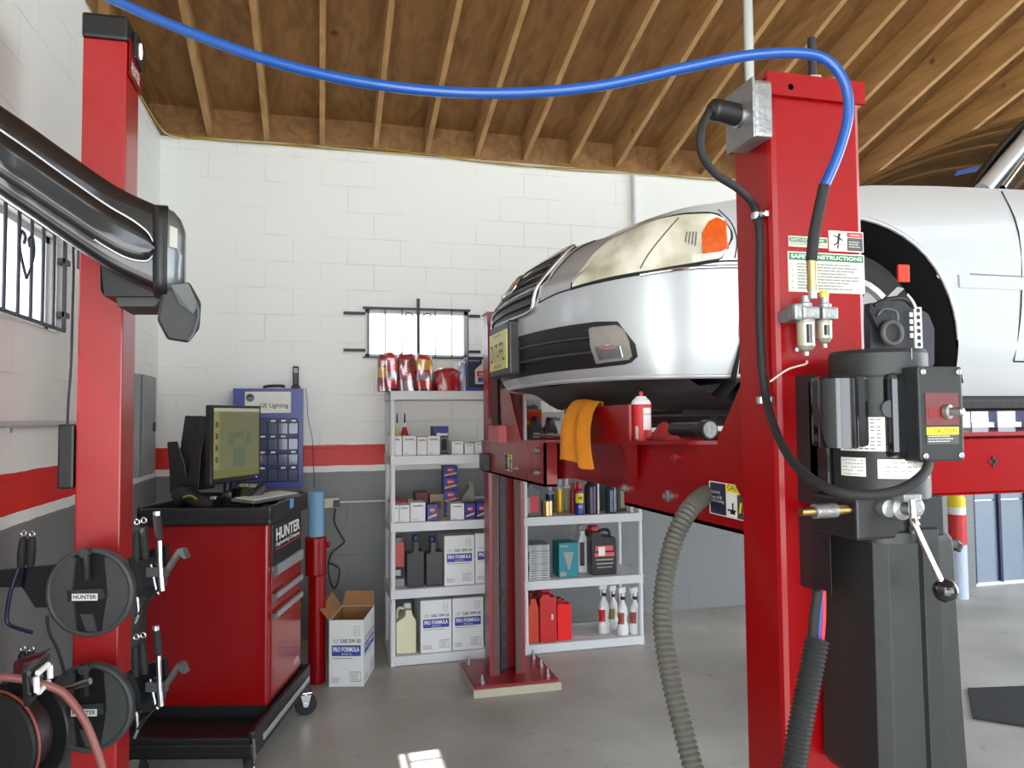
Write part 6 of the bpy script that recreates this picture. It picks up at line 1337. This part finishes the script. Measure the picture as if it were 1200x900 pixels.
bag(466, 489, 411.5, 'clear-wrapped red pack with a silvery base in the middle of the top-shelf group', mat('mid_red_pack', (180, 44, 48), .35, 0, .5, .3, 24), 3, Y=5.15, bands=((0, 4, SILP, 'silver_print'), (9, 12, mat('pack_emblem_red', (150, 60, 50), .4), 'emblem_band')))
bag(487, 510, 413.5, 'clear-wrapped red pack with yellow flash, right of the top-shelf group', BRD, 4, bands=((8, 12, PKY, 'yellow_print'), (4, 7, SILP, 'silver_print'), (0, 1, BLB, 'dark_base')))
bag(510, 543, 429, 'low crumpled dark red bag beside the wrapped packs on the top shelf', mat('dark_red_bag', (158, 22, 34), .28, 0, .6, .25, 9), 5, D=.24, wrap=False, name='crumpled_bag')
bag(539, 549, 422, 'pale bluish plastic bag squeezed beside the dark oil pack', mat('pale_blue_bag', (176, 190, 212), .3, 0, .4, .2, 20), 6, Y=5.2, D=.12, wrap=False, name='plastic_bag')
carton(0, 549, 573, 418, 'dark carton printed with a silver oil bottle on the top shelf', 'navyoil', Y=5.13)
# right unit, tier 2 (seen between bumper and crossbeam)
carton(1, 612, 636, 480, 'orange and yellow carton on the second tier under the car bumper', 'orange', Y=5.25, D=.09)
carton(1, 613, 635, 466, 'white carton behind the orange one, second tier of the right shelves', 'rite', Y=5.36, D=.12)
carton(1, 636, 662, 483, 'pale green-white carton behind the black bottle pair, right shelves', 'rite', Y=5.36, D=.12)
jug(1, 619.5, 638, 488, 'left black oil bottle of the pair under the car bumper', BB, INK, lab_rect([(.35, .75, .42, .55, LT), (.3, .8, .26, .32, LT)]), Y=5.13, cap_at=.62, handle=False, capw=.2)
jug(1, 638.5, 655, 489, 'right black oil bottle of the pair under the car bumper', BB, INK, lab_rect([(.25, .7, .42, .55, LT), (.2, .75, .26, .32, LT)]), Y=5.13, cap_at=.6, handle=False, capw=.2)
# right unit, tier 3
k = 2
jug(k, 615.5, 632, 563, 'dark bottle with black and red label beside the gold can', mat('dark_plum', (44, 36, 44), .3), INK, lab_rect([(.05, .35, .1, .52, LT), (.35, .95, .12, .56, PKRED)]), Y=5.13, cap_at=.4, handle=False, slope=.72, neck=.8)
rbottle(k, 641, 13.5, 586, [(.96, 0), (1, .02), (1, .95), (.97, .98), (.9, 1)], 'short gold tin on the third tier of the right shelves', 'gold_tin', Y=5.15, cat='tin', m=mat('gold_tin', (190, 160, 110), .25, .8))
AER = [(.95, 0), (1, .02), (1, .70), (.96, .74), (.6, .80), (.55, .82), (.55, .97), (.5, 1)]
def aer(u, w_, v, cols_, label, Y=5.2, nm='aerosol_can'): a_, b_, c_ = cols_; return rbottle(k, u, w_, v, AER, label, nm, Y=Y, cat='spray can', mats=[a_, a_, b_, b_, b_, c_, c_], parts=['can', 'shoulder', 'cap'])
aer(644.5, 10, 569, (mat('dull_blue_can', (40, 54, 96), .3, .3), mat('can_pale', (180, 184, 190), .4), mat('can_pale', (180, 184, 190))), 'dull blue aerosol can with pale cap behind the gold tin', Y=5.30)
aer(656, 10, 562, (mat('yellow_can', (212, 170, 40), .3, .2), mat('can_pale', (180, 184, 190)), mat('can_pale', (180, 184, 190))), 'yellow aerosol can left of the pale one, third tier', Y=5.30)
aer(664, 9, 560, (mat('pale_green_can', (160, 176, 160), .35), BOTW, BOTW), 'pale green aerosol can between the yellow and red ones', Y=5.34)
aer(671.5, 7, 566, (mat('thin_red_can', (170, 40, 52), .35), LRED, LRED), 'thin red aerosol can left of the blue and yellow one', Y=5.22)
t = aer(678.5, 10, 565, (mat('wd_blue', (36, 48, 130), .3, .2), PKRED, PKRED), 'blue and yellow WD-40 style lubricant can with red cap', Y=5.15); t['label'] = 'blue lubricant can with yellow shield label and red cap'
x = PY(678.5, 600, 5.15).x; q = MB(); H_ = topz(565, 678, 5.15)-SZ[2]; R_ = (PY(683.5, 600, 5.15).x-x)
rows = [[((R_*1.02)*math.sin(a_), -(R_*1.02)*math.cos(a_), z) for a_ in [(-1.1+2.2*kk_/10) for kk_ in range(11)]] for z in (H_*.36, H_*.66)]; q.grid(rows, YEL); q.text('WD', (-R_*.5, -R_*1.04, H_*.46), X3, Z3, INK, wdt=R_, h=H_*.1, bold=.03); q.text('40', (-R_*.5, -R_*1.04, H_*.2), X3, Z3, PAPER, wdt=R_, h=H_*.1); q.build('label', t, world=False)
aer(692.5, 14, 557, (mat('dark_violet_can', (54, 46, 66), .25, .3), INK, INK), 'large dark can with a pale straw along its side', Y=5.16)
x = PY(700, 600, 5.14).x; q = MB(); q.cyl((x, 5.12, SZ[2]+.0005), (x, 5.12, topz(560, 700, 5.12)), .0075, mat('pale_tube', (206, 204, 214), .3), n=12); o = q.build('pale_tube'); tag(o, 'pale upright tube standing next to the large dark can', 'tube'); origin_to(o, (x, 5.12, SZ[2]))
jug(k, 702, 712, 560, 'greenish grey bottle behind the dark blue bottle, third tier', mat('green_grey', (96, 108, 92), .4), INK, None, Y=5.3, handle=False, cap_at=.5, capw=.25)
rbottle(k, 716, 13.5, 556, [(.9, 0), (1, .04), (1, .2), (.96, .25), (.98, .6), (.7, .75), (.4, .8), (.4, .95), (.3, 1)], 'dark teal-blue round bottle with a white label print', 'bottle', Y=5.16, m=mat('teal_blue', (34, 54, 78), .25, 0, .5, .4, 40))
jug(k, 724, 735, 558, 'dark bottle with khaki label beside the teal-blue bottle', mat('near_black', (34, 30, 36), .35), BOTW, lab_rect([(.3, .8, .1, .6, mat('khaki_label', (140, 140, 100), .5))]), Y=5.2, handle=False, cap_at=.35)
rbottle(k, 740, 5.5, 589, [(1, 0), (1, .85), (.6, .9), (.6, 1)], 'tiny pale bottle at the right end of the third tier', 'small_bottle', Y=5.14, m=mat('pale_tube', (206, 204, 214)))
# right unit, tier 4
k = 3
zz = SZ[3]+.0005
for i, v in enumerate((668.5, 661, 653.5, 646, 638.5)):
    carton(k, 619+(i % 2)*.8, 643.5, v, 'flat grey and white box in the stack beside the teal box, %s' % ['bottom', 'second from the bottom', 'middle', 'second from the top', 'top'][i], 'grey' if i % 2 == 0 else 'grey', Y=5.14, D=.2, base=zz, group='stacked flat grey boxes', name='flat_box'); zz = topz(v, 631, 5.14)+.0004
rbottle(k, 634, 17, 618, [(1, 0), (1, .93), (.96, .97), (.5, .98), (.5, 1)], 'olive grey tin standing behind the stack of flat boxes', 'tin', Y=5.46, cat='tin', m=mat('olive_tin', (128, 128, 104), .4, .4)) if False else None
carton(k, 654.5, 676.5, 636, 'teal box with a pale cone-shaped lamp printed on it', 'teal', Y=5.15)
jug(k, 677, 693, 616, 'white jug with dark stripe behind the dark red-labelled jug', BOTW, LT, lab_rect([(.1, .45, .15, .65, mat('dark_stripe', (44, 30, 50), .4))]), Y=5.26, cap_at=.35)
jug(k, 693, 722, 617, 'black jug with pink-red lettering and a white diamond sticker', mat('jug_black', (30, 26, 28), .35), PKRED, lab_rect([(.15, .85, .50, .60, mat('pinkish_print', (214, 88, 90), .5)), (.12, .9, .38, .46, mat('pinkish_print', (214, 88, 90))), (.15, .85, .30, .33, LT), (.18, .85, .22, .25, LT), (.2, .8, .15, .17, LT), (.26, .52, .40, .58, PAPER)]), Y=5.15, D=.16, cap_at=.2, slope=.72, neck=.8)
# right unit, bottom tier
k = 4
jug(k, 617.5, 630.5, 696, 'orange-red fuel can nearest the far post on the bottom tier', mat('fuel_orange', (190, 60, 28), .35), mat('fuel_dark', (110, 18, 20), .4), None, Y=5.13, D=.16, cap_at=.5, capw=.28, slope=.66)
jug(k, 631.5, 651, 690, 'tall red fuel can in the middle of three on the bottom tier', mat('fuel_red', (186, 32, 30), .3), mat('fuel_dark', (110, 18, 20)), lab_rect([(.68, .8, .42, .52, PAPG)]), Y=5.12, D=.2, cap_at=.35, capw=.22, slope=.80, neck=.84)
jug(k, 652, 668.5, 703, 'small bright red fuel can at the right of the three', mat('fuel_bright', (226, 20, 20), .3), mat('fuel_dark', (110, 18, 20)), None, Y=5.14, D=.18, cap_at=.3, capw=.2, slope=.84, neck=.88)
def trigger(u, w_, v, label, Y, lm):
    x = PY(u, 600, Y).x; w2 = PY(u+w_/2, 600, Y).x-x; z0 = SZ[4]+.0005; H = topz(v, u, Y)-z0
    t = thing('trigger_spray_bottle', label, 'spray bottle', (x, Y, z0), math.radians(20))
    q = MB(); q.lathe((0, 0, 0), [(w2*.9, 0), (w2, H*.03), (w2, H*.16), (w2*.72, H*.30), (w2*.9, H*.45), (w2*.8, H*.56), (w2*.3, H*.70), (w2*.28, H*.76)], BOTW, n=20, sy=.7); q.build('bottle', t, world=False)
    q = MB(); rows = [[(w2*rr*math.sin(a_)*1.03, -w2*rr*.7*math.cos(a_)*1.05, H*zz_) for a_ in [(-2.2+1.9*kk_/8) for kk_ in range(9)]] for rr, zz_ in ((.86, .24), (.74, .31), (.86, .42), (.88, .48))]; q.grid(rows, lm); q.build('label', t, world=False)
    q = MB(); q.lathe((0, 0, H*.74), [(w2*.42, 0), (w2*.42, H*.05), (w2*.3, H*.06)], INK, n=14); q.build('collar', t, world=False)
    q = MB(); q.box((-w2*.9, -w2*.25, H*.88), (w2*.5, w2*.25, H), BOTW, .004); q.box((-w2*.2, -w2*.2, H*.78), (w2*.3, w2*.2, H*.9), BOTW, .003); q.tube([(-w2*.5, 0, H*.9), (-w2*.6, 0, H*.82), (-w2*.45, 0, H*.74)], .004, BOTW, 6, 3); q.build('trigger_head', t, world=False)
LB = mat('label_brownred', (150, 72, 54), .5); LG = mat('label_olive', (140, 140, 60), .5)
trigger(706, 15, 683, 'white trigger spray bottle at the left, farther back on the bottom tier', 5.24, PKRED)
trigger(717, 13, 686, 'white trigger spray bottle with olive label, second on the bottom tier', 5.32, LG)
trigger(728, 14.5, 688, 'white trigger spray bottle with brown label, third on the bottom tier', 5.16, LB)
trigger(742, 14.5, 688, 'white trigger spray bottle at the right end of the bottom tier', 5.16, LB)
